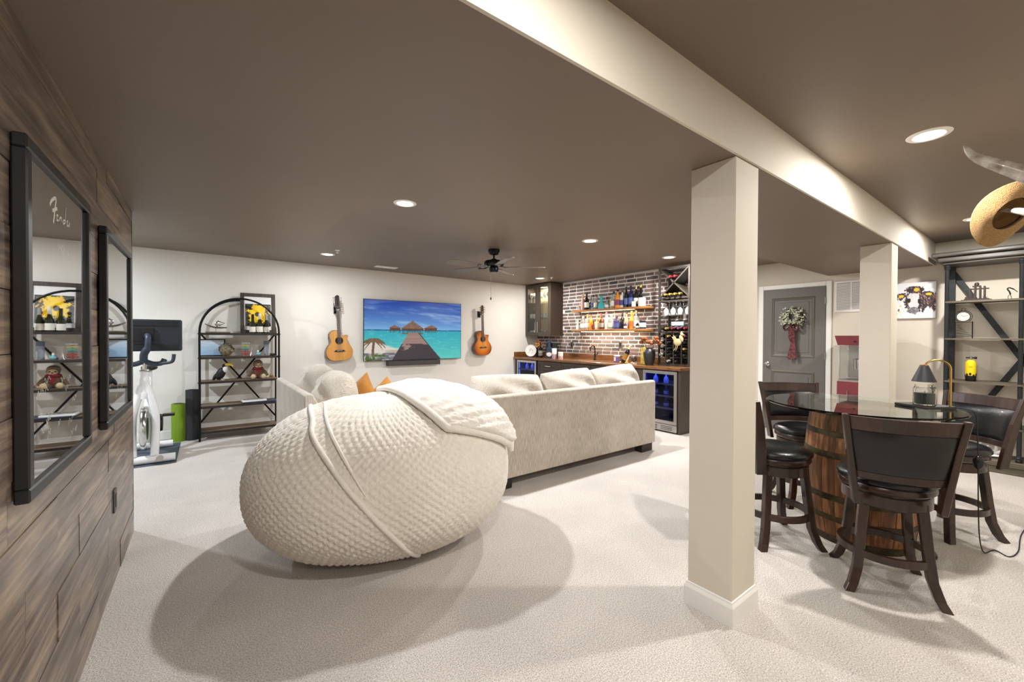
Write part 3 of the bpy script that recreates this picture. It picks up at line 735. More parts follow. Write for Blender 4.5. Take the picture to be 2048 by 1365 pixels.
# ================================================================== BAR
M_CAB = mat('cabinet_espresso', (74, 64, 56), .45, var=.08, vscale=12, stretch=(1, 1, .2))
M_TOP = wood('walnut_worktop', (76, 48, 28), (120, 78, 44), (150, 102, 60), 'y', 3.5, .3, .35, .05, 10)
M_SHELFW = wood('amber_shelf_wood', (130, 84, 40), (160, 108, 56), (182, 130, 72), 'y', 3.5, .5, .0, .1, 10)
top = thing('worktop', 'long glossy walnut bar worktop with a low wooden upstand', 'worktop', (5.16, 3.11, .88))
MB().box(0, .65, 0, 3.768, 0, .04).build('slab', M_TOP, top, bevel=.004)
MB().box(.625, .649, .575, 3.768, .0405, .14).build('upstand', M_TOP, top, bevel=.002)
MB().box(.02, .62, 3.745, 3.769, .0405, .14).build('end_upstand', M_TOP, top, bevel=.002)
def pull(b, x, y0, y1, z0, z1):
    b.bar((x - .03, y0, z0), (x - .03, y1, z1), .01)
    for t in (.12, .88): q = (y0 + (y1 - y0) * t, z0 + (z1 - z0) * t); b.bar((x, q[0], q[1]), (x - .03, q[0], q[1]), .008)
    return b
def shaker(o, name, x, y0, y1, z0, z1, handle):
    f = MB(); e = .05; x0 = x - .02
    f.box(x0, x, y0, y1, z0, z0 + e).box(x0, x, y0, y1, z1 - e, z1).box(x0, x, y0, y0 + e, z0 + e, z1 - e).box(x0, x, y1 - e, y1, z0 + e, z1 - e).box(x - .012, x, y0 + e, y1 - e, z0 + e, z1 - e)
    d = f.build(name, M_CAB, o, bevel=.0015)
    h = MB()
    if handle == 'h': c = (y0 + y1) / 2; pull(h, x0, c - .075, c + .075, (z0 + z1) / 2 if z1 - z0 < .25 else z1 - .05, (z0 + z1) / 2 if z1 - z0 < .25 else z1 - .05)
    else: yy = y0 + .03 if handle == 'l' else y1 - .03; pull(h, x0, yy, yy, z1 - .22, z1 - .06)
    h.build('handle', M_CHROME, d)
def base_unit(name, label, y0, y1, fronts):
    o = thing(name, label, 'cabinet', (5.22, y0, 0)); w = y1 - y0
    MB().box(0, .58, 0, w, .1, .879).build('carcass', M_CAB, o)
    MB().box(.06, .58, 0, w, 0, .1).build('toe_kick', M_CAB, o)
    for nm, a, b, z0, z1, h in fronts(w): shaker(o, nm, -.001, a + .003, b - .003, z0, z1, h)
base_unit('drawer_cabinet', 'dark base cabinet with drawers between the left cooler and the sink', 5.475, 6.14, lambda w: [('drawer', 0, w, .70, .865, 'h'), ('drawer', 0, w, .41, .695, 'h'), ('drawer', 0, w, .12, .405, 'h')])
base_unit('sink_cabinet', 'dark base cabinet under the bar sink', 4.76, 5.473, lambda w: [('drawer', 0, w, .70, .865, 'h'), ('door', 0, w / 2, .12, .695, 'r'), ('door', w / 2, w, .12, .695, 'l')])
base_unit('base_cabinet', 'dark two-door base cabinet behind the sofa, next to the big cooler', 3.722, 4.758, lambda w: [('drawer', 0, w, .70, .865, 'h'), ('door', 0, w / 2, .12, .695, 'r'), ('door', w / 2, w, .12, .695, 'l')])
tag(MB().box(5.205, 5.80, 3.128, 3.166, 0, .879).build('end_panel', M_CAB, bevel=.002), 'dark cabinet end panel closing the bar beside the white column', 'cabinet panel')
tag(MB().box(5.205, 5.80, 6.775, 6.865, 0, .879).build('filler_panel', M_CAB, bevel=.002), 'dark filler panel between the small cooler and the tv wall', 'cabinet panel')
M_BLUE = mat('cooler_led', (60, 90, 255), .4, emit=(70, 100, 255), estr=22.)
M_TINT = mat('cooler_glass', (150, 160, 200), .02, trans=1., ior=1.25, var=.01)
M_INN = mat('cooler_interior', (40, 44, 66), .4, var=.1)
def cooler(label, y0, y1):
    o = thing('beverage_cooler', label, 'wine cooler', (5.215, y0, 0)); w = y1 - y0
    b = MB().box(.0, .56, 0, .02, .1, .868).box(.0, .56, w - .02, w, .1, .868).box(.54, .56, .02, w - .02, .1, .868).box(0, .54, .02, w - .02, .848, .868).box(0, .54, .02, w - .02, .1, .125)
    b.build('cabinet', M_INN, o)
    e = .045; f = MB().box(-.035, -.003, 0, w, .125, .125 + e).box(-.035, -.003, 0, w, .865 - e, .865).box(-.035, -.003, 0, e, .125 + e, .865 - e).box(-.035, -.003, w - e, w, .125 + e, .865 - e)
    d = f.build('door', M_STEEL, o, bevel=.002)
    MB().box(-.026, -.02, e, w - e, .125 + e, .865 - e).build('glass_pane', M_TINT, d)
    for k, z in enumerate((.33, .50, .67)):
        s = MB().box(.02, .5, .022, w - .022, z, z + .006)
        s.build('wire_shelf', mat('wire_shelf', (120, 125, 150), .4, .6, var=.05), o)
        MB().box(.0, .02, .022, w - .022, z - .005, z + .02).build('shelf_front', M_STEEL, o)
    MB().box(.03, .05, .04, w - .04, .835, .847).build('led_strip', M_BLUE, o)
    MB().box(.0, .012, .021, .032, .16, .84).build('led_strip', M_BLUE, o); MB().box(.0, .012, w - .032, w - .021, .16, .84).build('led_strip', M_BLUE, o)
    g = MB().box(-.03, .0, 0, w, .022, .118).build('kick_grille', M_STEEL, o, bevel=.002)
    for s in (0, 1):
        for k in range(3): MB().box(-.032, -.0295, w * (.13 + .42 * s), w * (.13 + .42 * s) + w * .32, .043 + k * .022, .05 + k * .022).build('vent_slot', M_GAP, g)
    MB().box(.03, .5, .01, w - .01, 0, .1).build('plinth', M_BLACKP, o)
    return o
cooler('wide stainless beverage cooler glowing blue at the end of the bar', 3.170, 3.715)
cooler('small stainless beverage cooler glowing blue in the corner by the tv wall', 6.165, 6.770)

BOTTLE = {}
def prof(kind, h, r):
    n = r * .36
    return {'wine': [(0, 0), (r, 0), (r, h * .58), (r * .92, h * .64), (n * 1.1, h * .74), (n, h * .8), (n, h), (0, h)],
            'round': [(0, 0), (r * .9, 0), (r, h * .08), (r, h * .42), (r * .85, h * .55), (n * 1.2, h * .7), (n, h * .76), (n, h), (0, h)],
            'square': [(0, 0), (r, 0), (r, h * .64), (r * .9, h * .69), (n * 1.1, h * .73), (n, h * .78), (n, h), (0, h)],
            'decanter': [(0, 0), (r * .95, 0), (r, h * .1), (r * .9, h * .3), (n * 1.3, h * .5), (n, h * .6), (n * 1.2, h * .8), (n, h), (0, h)],
            'champ': [(0, 0), (r, 0), (r, h * .42), (r * .9, h * .5), (r * .55, h * .62), (n * 1.05, h * .76), (n, h), (0, h)],
            'jar': [(0, 0), (r * .95, 0), (r, h * .06), (r, h * .85), (r * .8, h * .92), (r * .8, h), (0, h)]}[kind]
def bottle(name, label, loc, kind, h, r, body, cap=None, lab=None, group=None, cat='bottle', rot=None, band=(.15, .45), caph=.12):
    o = thing(name, label, cat, loc, group=group)
    if rot: o.rotation_euler = rot
    n = 4 if kind == 'square' else 16; pr = prof(kind, h, r)
    def part(key, mk, nm, m):
        k = (key, kind, round(h, 3), round(r, 3), m.name, band)
        if k not in BOTTLE: me = mk().mesh(nm); me.materials.append(m); BOTTLE[k] = me
        q = bpy.data.objects.new(nm, BOTTLE[k]); col.objects.link(q); q.parent = o
    M4 = Rz(PI / 4) if n == 4 else None
    part('b', lambda: MB().lathe(pr, n, M=M4), 'glass_body', body)
    nr = r * .36 if kind != 'jar' else r * .8
    if cap: part('c', lambda: MB().lathe([(nr + .0025, h * (1 - caph)), (nr + .003, h * (1 - caph)), (nr + .003, h + .002), (0, h + .003)], 12), 'cap', cap)
    if lab: part('l', lambda: MB().lathe([(r + .0008, h * band[0]), (r + .001, h * band[0]), (r + .001, h * band[1]), (r + .0008, h * band[1]), (r + .0008, h * band[0])], n, M=M4), 'label', lab)
    return o
def gl(name, rgb, **k): return mat('glass_' + name, rgb, .08, var=.05, vscale=12, coat=.3, **k)
G_CLEAR = gl('clear', (232, 236, 236), trans=.75); G_AMBER = gl('amber', (196, 112, 24)); G_ORANGE = gl('orange', (226, 140, 36)); G_DARK = gl('dark', (22, 22, 24)); G_GREEN = gl('green', (38, 44, 26))
G_TEAL = gl('teal', (70, 178, 186)); G_BROWN = gl('brown', (92, 44, 28)); G_WHITE = gl('white', (226, 224, 218)); G_PURPLE = gl('purple', (72, 66, 110)); G_NAVY = gl('navy', (28, 36, 74)); G_PALE = gl('pale', (224, 204, 150)); G_PINK = gl('pink', (214, 168, 160))
L_W = mat('paper_label', (232, 228, 218), .7, var=.06, vscale=60); L_K = mat('black_label', (34, 32, 32), .6, var=.05); L_G = mat('grey_label', (150, 150, 146), .6, var=.05); L_B = mat('blue_label', (80, 92, 150), .6, var=.05); L_GD = mat('gold_foil', (208, 168, 84), .35, .7, var=.05); L_R = mat('red_foil', (150, 40, 46), .4, .3, var=.05); L_P = mat('plum_label', (120, 52, 90), .6, var=.05)
# floating shelves with light strips
M_LED = mat('warm_led', (255, 226, 170), .4, emit=(255, 214, 150), estr=7.)
for z, lab in ((1.802, 'upper amber wood shelf of liquor bottles on the brick wall'), (1.440, 'lower amber wood shelf of liquor bottles on the brick wall')):
    o = thing('floating_shelf', lab, 'shelf', (5.60, 3.94, z), group='floating bottle shelves')
    MB().box(0, .203, 0, 1.69, 0, .036).build('board', M_SHELFW, o, bevel=.003)
    MB().box(.03, .04, .28, 1.45, -.008, -.0005).build('led_strip', M_LED, o)
    ld = bpy.data.lights.new('led', 'AREA'); ld.shape = 'RECTANGLE'; ld.size = .02; ld.size_y = 1.2; ld.energy = 8; ld.color = (1, .86, .66)
    lo = bpy.data.objects.new('led', ld); col.objects.link(lo); lo.parent = o; lo.location = (.05, .86, -.012)
UZ, LZ, BX = 1.8385, 1.4765, 5.70
for lab, y, dx, kind, h, r, body, cap, pl in [
    ('short clear tumbler bottle at the cabinet end of the upper shelf', 5.52, .0, 'jar', .09, .028, G_CLEAR, None, None),
    ('pink ceramic bottle topped with flowers on the upper shelf', 5.425, .0, 'round', .31, .040, G_PINK, L_GD, None),
    ('black bottle with white stripes on the upper shelf', 5.315, -.01, 'wine', .315, .043, G_DARK, L_K, L_W),
    ('clear bottle with pale blue label on the upper shelf', 5.185, .02, 'wine', .27, .036, G_CLEAR, L_K, L_B),
    ('tall clear bottle with brown cap beside the amber decanter', 5.105, .0, 'wine', .275, .036, G_CLEAR, mat('brown_cap', (96, 66, 50), .5, var=.1), L_W),
    ('amber pear-shaped bottle standing behind the teal decanter', 5.02, .045, 'decanter', .25, .042, G_AMBER, L_K, None),
    ('teal glass decanter on the upper shelf', 4.945, -.03, 'decanter', .235, .062, G_TEAL, None, None),
    ('low clear flask between the teal decanter and the black-capped bottle', 4.845, .0, 'square', .16, .042, G_CLEAR, L_G, L_W),
    ('slim pale bottle on the upper shelf', 4.765, .03, 'wine', .24, .030, G_PALE, L_W, L_W),
    ('clear square bottle with thick black stopper on the upper shelf', 4.69, .0, 'square', .29, .044, G_CLEAR, L_K, L_W),
    ('orange whiskey bottle with gold neck on the upper shelf', 4.60, -.01, 'round', .32, .048, G_ORANGE, L_K, L_P),
    ('frosted white bottle beside the orange whiskey', 4.515, .01, 'square', .30, .040, G_WHITE, mat('brown_cap'), L_B),
    ('black bottle with blue label, first of the dark pair', 4.425, .0, 'wine', .35, .040, G_DARK, L_K, L_B),
    ('black bottle with silver-blue label, second of the dark pair', 4.335, .0, 'wine', .355, .040, G_NAVY, L_K, L_B),
    ('dark bottle with cream label behind the white box', 4.264, .045, 'wine', .34, .040, G_DARK, L_GD, L_W),
    ('tall black and gold bottle at the wine rack end of the upper shelf', 4.172, .05, 'decanter', .36, .050, G_DARK, L_GD, None)]:
    bottle('liquor_bottle', lab, (BX + dx, y, UZ), kind, h, r, body, cap, pl, 'bottles on the upper shelf')
tag(MB().box(-.03, .03, -.025, .025, 0, .09).build('gift_box', G_WHITE, loc=(5.65, 4.235, UZ), bevel=.003), 'small white box at the dark end of the upper shelf', 'box')
tag(MB().lathe([(0, 0), (.058, 0), (.062, .01), (.062, .13), (.055, .14), (0, .14)], 20).build('canister', G_WHITE, loc=(5.665, 4.09, UZ)), 'pale round canister at the rack end of the upper shelf', 'canister')
for lab, y, dx, kind, h, r, body, cap, pl in [
    ('curvy white bottle at the cabinet end of the lower shelf', 5.55, .0, 'decanter', .21, .036, G_WHITE, None, None),
    ('clear square bottle with white label, cabinet end of the lower shelf', 5.415, .0, 'square', .25, .052, G_CLEAR, L_W, L_W),
    ('clear bottle with gold stopper and white label on the lower shelf', 5.33, .03, 'square', .28, .045, G_CLEAR, L_GD, L_W),
    ('slender amber bottle with purple cap on the lower shelf', 5.215, .0, 'wine', .27, .032, G_ORANGE, L_P, None),
    ('squat brown miniature beside the slender amber bottle', 5.138, -.02, 'round', .15, .024, G_BROWN, L_K, L_P),
    ('honey coloured flask with white label on the lower shelf', 5.081, .01, 'square', .2, .038, G_PALE, L_GD, L_W),
    ('tall golden bottle with pink neck on the lower shelf', 5.02, .05, 'square', .29, .042, G_ORANGE, L_P, L_GD),
    ('red-brown bottle with grey label on the lower shelf', 4.945, -.02, 'wine', .26, .046, G_BROWN, mat('brown_cap'), L_G),
    ('white bottle with rosy neck on the lower shelf', 4.85, .01, 'square', .30, .042, G_WHITE, L_P, L_W),
    ('large cut-glass clear bottle on the lower shelf', 4.74, .0, 'square', .26, .054, G_CLEAR, L_W, L_W),
    ('violet-blue square bottle on the lower shelf', 4.625, .0, 'square', .22, .052, G_PURPLE, L_K, L_B),
    ('tall black bottle next to the violet-blue one', 4.53, .03, 'wine', .28, .036, G_DARK, L_K, None),
    ('tan bottle with dark cork on the lower shelf', 4.435, .02, 'round', .29, .044, gl('tan', (184, 140, 96)), L_K, L_G),
    ('small blue-grey flask in front of the tan bottle', 4.405, -.05, 'square', .11, .026, G_PURPLE, L_G, L_W),
    ('bright orange bottle on the lower shelf', 4.325, .02, 'round', .30, .045, G_ORANGE, L_GD, mat('orange_label', (228, 104, 50), .6, var=.1)),
    ('clear bottle with tan cork on the lower shelf', 4.225, .01, 'square', .30, .042, G_CLEAR, L_GD, L_W),
    ('low black-and-white flask beside the navy jar', 4.165, -.04, 'square', .11, .030, G_DARK, L_W, L_W)]:
    bottle('liquor_bottle', lab, (BX + dx, y, LZ), kind, h, r, body, cap, pl, 'bottles on the lower shelf')
bottle('navy_jar', 'squat navy jar with a white disc label on the lower shelf', (BX - .02, 4.084, LZ), 'jar', .13, .055, G_NAVY, L_K, L_W, None, 'jar', band=(.2, .75))

# glass-door wall cabinet
uc = thing('wall_cabinet', 'dark wall cabinet with two glass doors full of glassware', 'cabinet', (5.48, 6.085, 1.36)); H = 1.06; Wc = .79
MB().box(.02, .33, 0, .018, 0, H).box(.02, .33, Wc - .018, Wc, 0, H).box(.02, .33, .018, Wc - .018, 0, .02).box(.02, .33, .018, Wc - .018, H - .05, H).build('carcass', mat('cabinet_side', (66, 52, 42), .45, var=.08), uc)
MB().box(.32, .33, .018, Wc - .018, .02, H - .05).build('back_panel', mat('cabinet_back', (206, 190, 150), .6, var=.05), uc)
for z in (.36, .69): MB().box(.05, .318, .02, Wc - .02, z, z + .008).build('glass_shelf', M_GLASS, uc)
for s in (0, 1):
    y0, y1 = s * Wc / 2 + .002, (s + 1) * Wc / 2 - .002; e = .075
    f = MB().box(0, .02, y0, y1, 0, e).box(0, .02, y0, y1, H - e, H).box(0, .02, y0, y0 + e, e, H - e).box(0, .02, y1 - e, y1, e, H - e)
    d = f.build('door', M_CAB, uc, bevel=.002)
    MB().box(.008, .012, y0 + e, y1 - e, e, H - e).build('glass_pane', M_GLASS, d)
    yy = Wc / 2 + (.035 if s else -.035); pull(MB(), 0, yy, yy, .06, .28).build('handle', M_CHROME, d)
ld = bpy.data.lights.new('cabinet_lamp', 'AREA'); ld.size = .12; ld.energy = 14.0; ld.color = (1, .88, .68)
lo = bpy.data.objects.new('cabinet_lamp', ld); col.objects.link(lo); lo.parent = uc; lo.location = (.16, Wc / 2, H - .055)
M_GW = mat('glassware', (240, 242, 240), .05, trans=.55, ior=1.4, var=.05, vscale=40)
random.seed(3)
wg = [(0, 0), (.032, 0), (.03, .004), (.005, .008), (.004, .085), (.02, .1), (.036, .125), (.038, .15), (.031, .195), (.030, .195), (.036, .15), (.034, .127), (.016, .104), (0, .1)]
tg = [(0, 0), (.03, 0), (.034, .09), (.032, .09), (.028, .008), (0, .008)]
GM = {}
for nm, pr in (('wine_glass', wg), ('tumbler', tg)):
    me = MB().lathe(pr, 14).mesh(nm); me.materials.append(M_GW); GM[nm] = me
for z, nm, gname in ((1.381, 'tumbler', 'tumblers on the cabinet floor'), (1.7285, 'tumbler', 'tumblers on the middle glass shelf'), (2.0585, 'wine_glass', 'stemmed glasses on the top glass shelf')):
    for k in range(7):
        for dx in (.1, .22):
            o = bpy.data.objects.new(nm, GM[nm]); col.objects.link(o); o.location = (5.48 + dx, 6.15 + k * .108 + (.018 if dx > .2 else 0), z)
            tag(o, {'tumblers on the cabinet floor': 'clear tumbler on the floor of the glass-door cabinet', 'tumblers on the middle glass shelf': 'clear tumbler on the middle shelf of the glass-door cabinet', 'stemmed glasses on the top glass shelf': 'stemmed wine glass on the top shelf of the glass-door cabinet'}[gname], 'glass', gname); o['label'] += ', ' + ('front row' if dx < .2 else 'back row')

# wine rack standing on the worktop
rk = thing('wine_rack', 'tall dark metal wine rack with crossed top bin standing on the worktop', 'wine rack', (5.50, 3.175, .92))
M_RACK = mat('rack_metal', (74, 68, 62), .45, .5, var=.15, vscale=25)
RW, RD, RH = .505, .285, 1.46
for x in (.013, RD - .013):
    for y in (.013, RW - .013): MB().box(x - .013, x + .013, y - .013, y + .013, 0, RH).build('post', M_RACK, rk)
for nm, z in (('bottom_rail', .016), ('shelf_rail', .50), ('stemware_rail', .955), ('bin_rail', 1.0), ('top_rail', RH - .013)):
    f = MB()
    for x in (.013, RD - .013): f.box(x - .012, x + .012, .026, RW - .026, z - .013, z + .013)
    for y in (.013, RW - .013): f.box(.026, RD - .026, y - .012, y + .012, z - .013, z + .013)
    f.build(nm, M_RACK, rk)
for k in range(1, 4):
    for x in (.013, RD - .013): MB().box(x - .008, x + .008, RW * k / 4 - .008, RW * k / 4 + .008, .03, .487).build('divider', M_RACK, rk)
for x in (.012, RD - .012):
    MB().bar((x, .03, 1.02), (x, RW - .03, RH - .03), .016, .02).build('cross_bar', M_RACK, rk)
    MB().bar((x, RW - .03, 1.02), (x, .03, RH - .03), .016, .02).build('cross_bar', M_RACK, rk)
def cross_tray(s): MB().bar((RD / 2, .04, 1.03 if s else RH - .04), (RD / 2, RW - .04, RH - .04 if s else 1.03), RD - .05, .004, up=(0, -1 if s else 1, 1)).build('bin_divider', M_RACK, rk)
cross_tray(0); cross_tray(1)
for k in range(4):
    for s in (-1, 1): MB().box(.005, RD - .005, .067 + k * .115 + s * .02 - .004, .067 + k * .115 + s * .02 + .004, .928, .9425).build('stemware_runner', M_RACK, rk)
# thin rods that carry the lying bottles
for z in [.072 + r * .091 - .037 for r in range(5)] + [.5145, 1.0155]:
    for x in (.1, .235): MB().cyl((x, .02, z - .0031), (x, RW - .02, z - .0031), .003, 8).build('cradle_rod', M_RACK, rk)
random.seed(21)
def rack_bottle(y, z, cap, lab, grp): bottle('wine_bottle', lab, (5.755, y, z), 'wine', .30, .037, G_DARK, cap, None, grp, rot=(0, -PI / 2, 0), caph=.2)
caps = [L_K, L_R, L_GD, L_K, L_P, L_K, L_G, L_K]
for c in range(4):
    for r in range(5):
        if (c, r) in ((0, 0), (3, 0)): continue
        cp = caps[(c * 3 + r * 5) % 8]; nm = {L_K: 'black', L_R: 'red', L_GD: 'gold', L_P: 'plum', L_G: 'grey'}[cp]
        rack_bottle(3.175 + RW * (c + .5) / 4, .92 + .072 + r * .091, cp, 'dark wine bottle with %s capsule, %s row of the rack, slot %s' % (nm, ('bottom', 'second', 'third', 'fourth', 'top')[r], ('beside the column', 'under the rooster', 'second from the vase', 'beside the vase')[c]), 'bottles in the lower rack slots')
for k in range(5):
    rack_bottle(3.175 + .055 + k * .098, .92 + .513 + .0385, (L_R, L_P, L_R, L_GD, L_K)[k], 'wine bottle with %s on the rack shelf below the hanging glasses' % ('red cap beside the column', 'plum cap', 'red cap in the middle', 'gold cap', 'black cap')[k], 'bottles on the rack shelf')
for k in range(4): rack_bottle(3.175 + .135 + k * .078, .92 + 1.014 + .0385, L_GD, 'gold-capped wine bottle at the bottom of the crossed bin', 'gold-capped bottles in the crossed bin')
for k in range(2): rack_bottle(3.175 + RW / 2 - .0375 + k * .075, .92 + 1.3125, L_R, 'red-capped wine bottle in the top notch of the crossed bin', 'red-capped bottles in the crossed bin')
for k in range(4):
    for dx in (.065, .145, .225):
        o = bpy.data.objects.new('hanging_wine_glass', GM['wine_glass']); col.objects.link(o); o.rotation_euler = (PI, 0, 0); o.location = (5.5 + dx, 3.175 + .066 + k * .115 + .001, .92 + .9485)
        tag(o, 'stemmed glass hanging in the wine rack, %s, %s' % (('rail beside the column', 'second rail from the column', 'second rail from the vase', 'rail on the vase side')[k], {.065: 'front', .145: 'middle', .225: 'back'}[dx]), 'glass', 'glasses hanging in the wine rack')
sg = thing('rack_sign', 'small pale plaque with dark lettering standing inside the wine rack', 'sign', (5.60, 3.42, 1.5085))
def sign_img(u, v):
    if u < .05 or u > .95 or v < .1 or v > .9: return (60, 70, 76)
    if .45 < v < .78 and fbm(u * 22, v * 3, 3) > .55: return (70, 84, 92)
    if .18 < v < .34 and fbm(u * 40, v * 4, 8) > .5: return (90, 100, 106)
    return (206, 220, 222)
MB().box(-.006, .006, -.11, .11, 0, .07).build('plaque', mat('sign_edge', (60, 70, 76), .6, var=.1), sg)
picture('plaque_face', picmat('print_matt', .6), .21, .062, 60, 16, sign_img, sg, 'yz', (-.0068, 0, .004), (0, 0, PI))
# gold rooster hanging on the rack
rs = thing('rooster_ornament', 'gold metal rooster ornament hung on the front of the wine rack', 'ornament', (5.437, 3.302, 1.20))
M_GOLD = mat('antique_gold', (220, 202, 150), .4, .4, var=.2, vscale=40)
MB().ell((0, .02, .07), (.013, .062, .052), 16, 10).ell((0, -.04, .125), (.012, .03, .052), 14, 8, M=Rx(-.4)).ell((0, -.05, .18), (.014, .026, .024), 14, 8).build('body', M_GOLD, rs)
MB().prism([(.05, .06), (.11, .15), (.075, .14), (.085, .17), (.05, .145), (.03, .1)], -.006, .006, 'yz').build('tail', M_GOLD, rs)
MB().prism([(-.045, .2), (-.065, .215), (-.05, .222), (-.04, .23), (-.03, .215), (-.025, .2)], -.004, .004, 'yz').build('comb', M_GOLD, rs)
MB().tube([(.0, -.04, .19), (.01, -.04, .214), (.064, -.04, .222)], .0018, 6).build('hanging_hook', M_GOLD, rs)
MB().prism([(-.07, .185), (-.095, .175), (-.07, .17)], -.005, .005, 'yz').build('beak', M_GOLD, rs)
for s in (0, 1): MB().tube([(0, .01 + s * .03, .03), (0, .03 + s * .02, -.02), (0, .045 + s * .035, -.05)], .005, 6).build('leg', M_GOLD, rs)

# things on the worktop
CT = .9205
def put(name, label, cat, x, y, rz=0., z=CT): return thing(name, label, cat, (x, y, z), rz)
sk = put('bar_sink', 'shallow square undermount sink let into the worktop', 'sink', 5.43, 5.115, z=.9206)
MB().box(-.17, .17, -.2, .2, 0, .004).build('basin_rim', M_STEEL, sk, bevel=.001); MB().box(-.15, .15, -.18, .18, .0042, .0052).build('basin', mat('sink_copper', (196, 160, 128), .25, .8, var=.2), sk)
fc = put('faucet', 'dark bronze gooseneck faucet behind the sink', 'faucet', 5.70, 5.115)
M_BRZ = mat('oil_rubbed_bronze', (46, 40, 36), .35, .7, var=.15)
MB().lathe([(0, 0), (.028, 0), (.028, .01), (.02, .02), (.018, .11), (0, .115)], 16).build('base', M_BRZ, fc)
MB().tube([(0, 0, .1), (0, 0, .2)] + [(-.06 + .06 * math.cos(a), 0, .2 + .06 * math.sin(a)) for a in np.linspace(.2, PI * .95, 12)] + [(-.125, 0, .17)], .011, 10).build('spout', M_BRZ, fc)
MB().tube([(0, -.015, .09), (0, -.05, .105), (0, -.075, .14)], .008, 8).build('lever', M_BRZ, fc)
pc = put('plate_clock', 'round white decorated plate on a small dark stand', 'plate', 5.33, 6.50, .5)
def plate_img(u, v):
    r = math.hypot(u - .5, v - .5)
    if fbm(u * 9, v * 9, 4) > .63 and .1 < r < .38: return (168, 130, 100)
    if abs(u - .5) < .03 and .15 < v < .6: return (196, 150, 84)
    return (240, 236, 230)
MB().lathe([(0, 0), (.1, 0), (.118, .008), (.12, .014), (.1, .008), (0, .005)], 32, M=T(0, 0, .135) @ Rz(0) @ Ry(-PI / 2 + .12)).build('plate', M_WHITE, pc)
for s in range(9): a = s * .7; MB().ell((0, 0, 0), (.004, .008, .006), 8, 6).build('painted_spot', L_GD if s % 2 else L_P, pc, loc=(-.0135 - .003 * math.sin(a), .055 * math.cos(a) * (.4 + s * .08), .135 + .06 * math.sin(a) * (.4 + s * .08)))
MB().box(-.03, .05, -.06, .06, 0, .012).box(.03, .04, -.02, .02, .01, .12).build('stand', M_BLACKP, pc)
st = put('flower_caddy', 'dark caddy of amber corks and trinkets beside the striped bottle', 'caddy', 5.52, 6.47)
MB().lathe([(0, 0), (.07, 0), (.08, .2), (.076, .2), (.066, .01), (0, .01)], 14).build('wire_cage', mat('cage', (40, 38, 38), .5, .5, var=.2), st)
random.seed(2)
for k in range(26): MB().cyl((0, 0, -.018), (0, 0, .018), .011, 8).build('cork', mat('cork', (206, 150, 66), .8, var=.2, vscale=60), st, loc=(random.uniform(-.07, .06), random.uniform(-.06, .06), .19 + random.uniform(0, .11)), rot=(random.uniform(0, 3), random.uniform(0, 3), 0))
MB().ell((0, 0, .31), (.04, .05, .03), 10, 6).build('red_bow', L_R, st)
b_ = bottle('striped_bottle', 'black liquor bottle with white chevron bands on the worktop', (5.36, 6.24, CT), 'wine', .30, .04, G_DARK, L_K, L_W, band=(.3, .36))
for z0 in (.42, .18): MB().lathe([(.0408, z0 * .30), (.0412, z0 * .30), (.0412, z0 * .30 + .012), (.0408, z0 * .30 + .012), (.0408, z0 * .30)], 16).build('label', L_W, b_)
gc = put('guitar_case_bottle', 'dark blue guitar-case shaped decanter with a white badge on the worktop', 'decanter', 5.42, 6.035, .55)
out = [(a, b) for a, b in [(0, 0), (.06, .004), (.085, .04), (.082, .09), (.058, .13), (.06, .165), (.045, .2), (.022, .22), (.02, .29), (.028, .31), (.026, .345), (0, .35)]]
poly = [(p.x, p.y) for p in spline([(a, b, 0) for a, b in out], 4)]; poly = poly + [(-a, b) for a, b in reversed(poly[1:-1])]
MB().prism(poly, -.035, .035, 'yz').build('case', mat('case_navy', (52, 66, 86), .35, var=.1), gc, bevel=.008, seg=2)
MB().prism([(-.05, .06), (-.02, .035), (.02, .035), (.05, .06), (.052, .1), (.0, .118), (-.052, .1)], -.037, -.0355, 'yz').build('badge', M_WHITE, gc)
for s in (-1, 1):
    for z in (.06, .19): MB().box(-.01, .01, s * (.085 if z < .1 else .05) - .006, s * (.085 if z < .1 else .05) + .006, z - .01, z + .01).build('latch', M_CHROME, gc)
MB().box(.05, .09, -.14, .1, 0, .30).build('dark_backing', G_DARK, gc, bevel=.01)
for (x, y, h, r, lab) in ((5.33, 5.80, .20, .045, 'tall white pillar candle with speckled pink base'), (5.36, 5.66, .135, .047, 'shorter white pillar candle with speckled pink base')):
    c = put('pillar_candle', lab, 'candle', x, y)
    MB().lathe([(0, h * .45), (r, h * .45), (r, h * .97), (r * .9, h), (0, h * .985)], 20).build('wax', M_WHITE, c); MB().lathe([(0, 0), (r, 0), (r, h * .45), (0, h * .45)], 20).build('speckled_base', mat('speckle', (222, 204, 204), .6, rgb2=(150, 90, 110), vscale=90), c)
    MB().cyl((0, 0, h * .98), (0, 0, h + .015), .0015, 5).build('wick', M_BLACKP, c)
pj = put('candle_jar', 'purple candle jar with white lid rim near the outlet', 'candle', 5.50, 4.455)
MB().lathe([(0, 0), (.048, 0), (.05, .01), (.05, .1), (.048, .105), (0, .105)], 20).build('jar', mat('purple_wax', (112, 92, 140), .25, var=.15), pj); MB().lathe([(.05, .1), (.052, .1), (.052, .12), (.045, .122), (.045, .1), (.05, .1)], 20).build('rim', M_WHITE, pj); MB().box(-.052, -.0505, -.02, .02, .02, .09).build('label', L_W, pj)
ph = put('penguin_bottle_holder', 'penguin shaped holder cradling a tilted dark wine bottle', 'bottle holder', 5.42, 4.22)
Mt = T(-.02, .03, .02) @ Rx(.5)
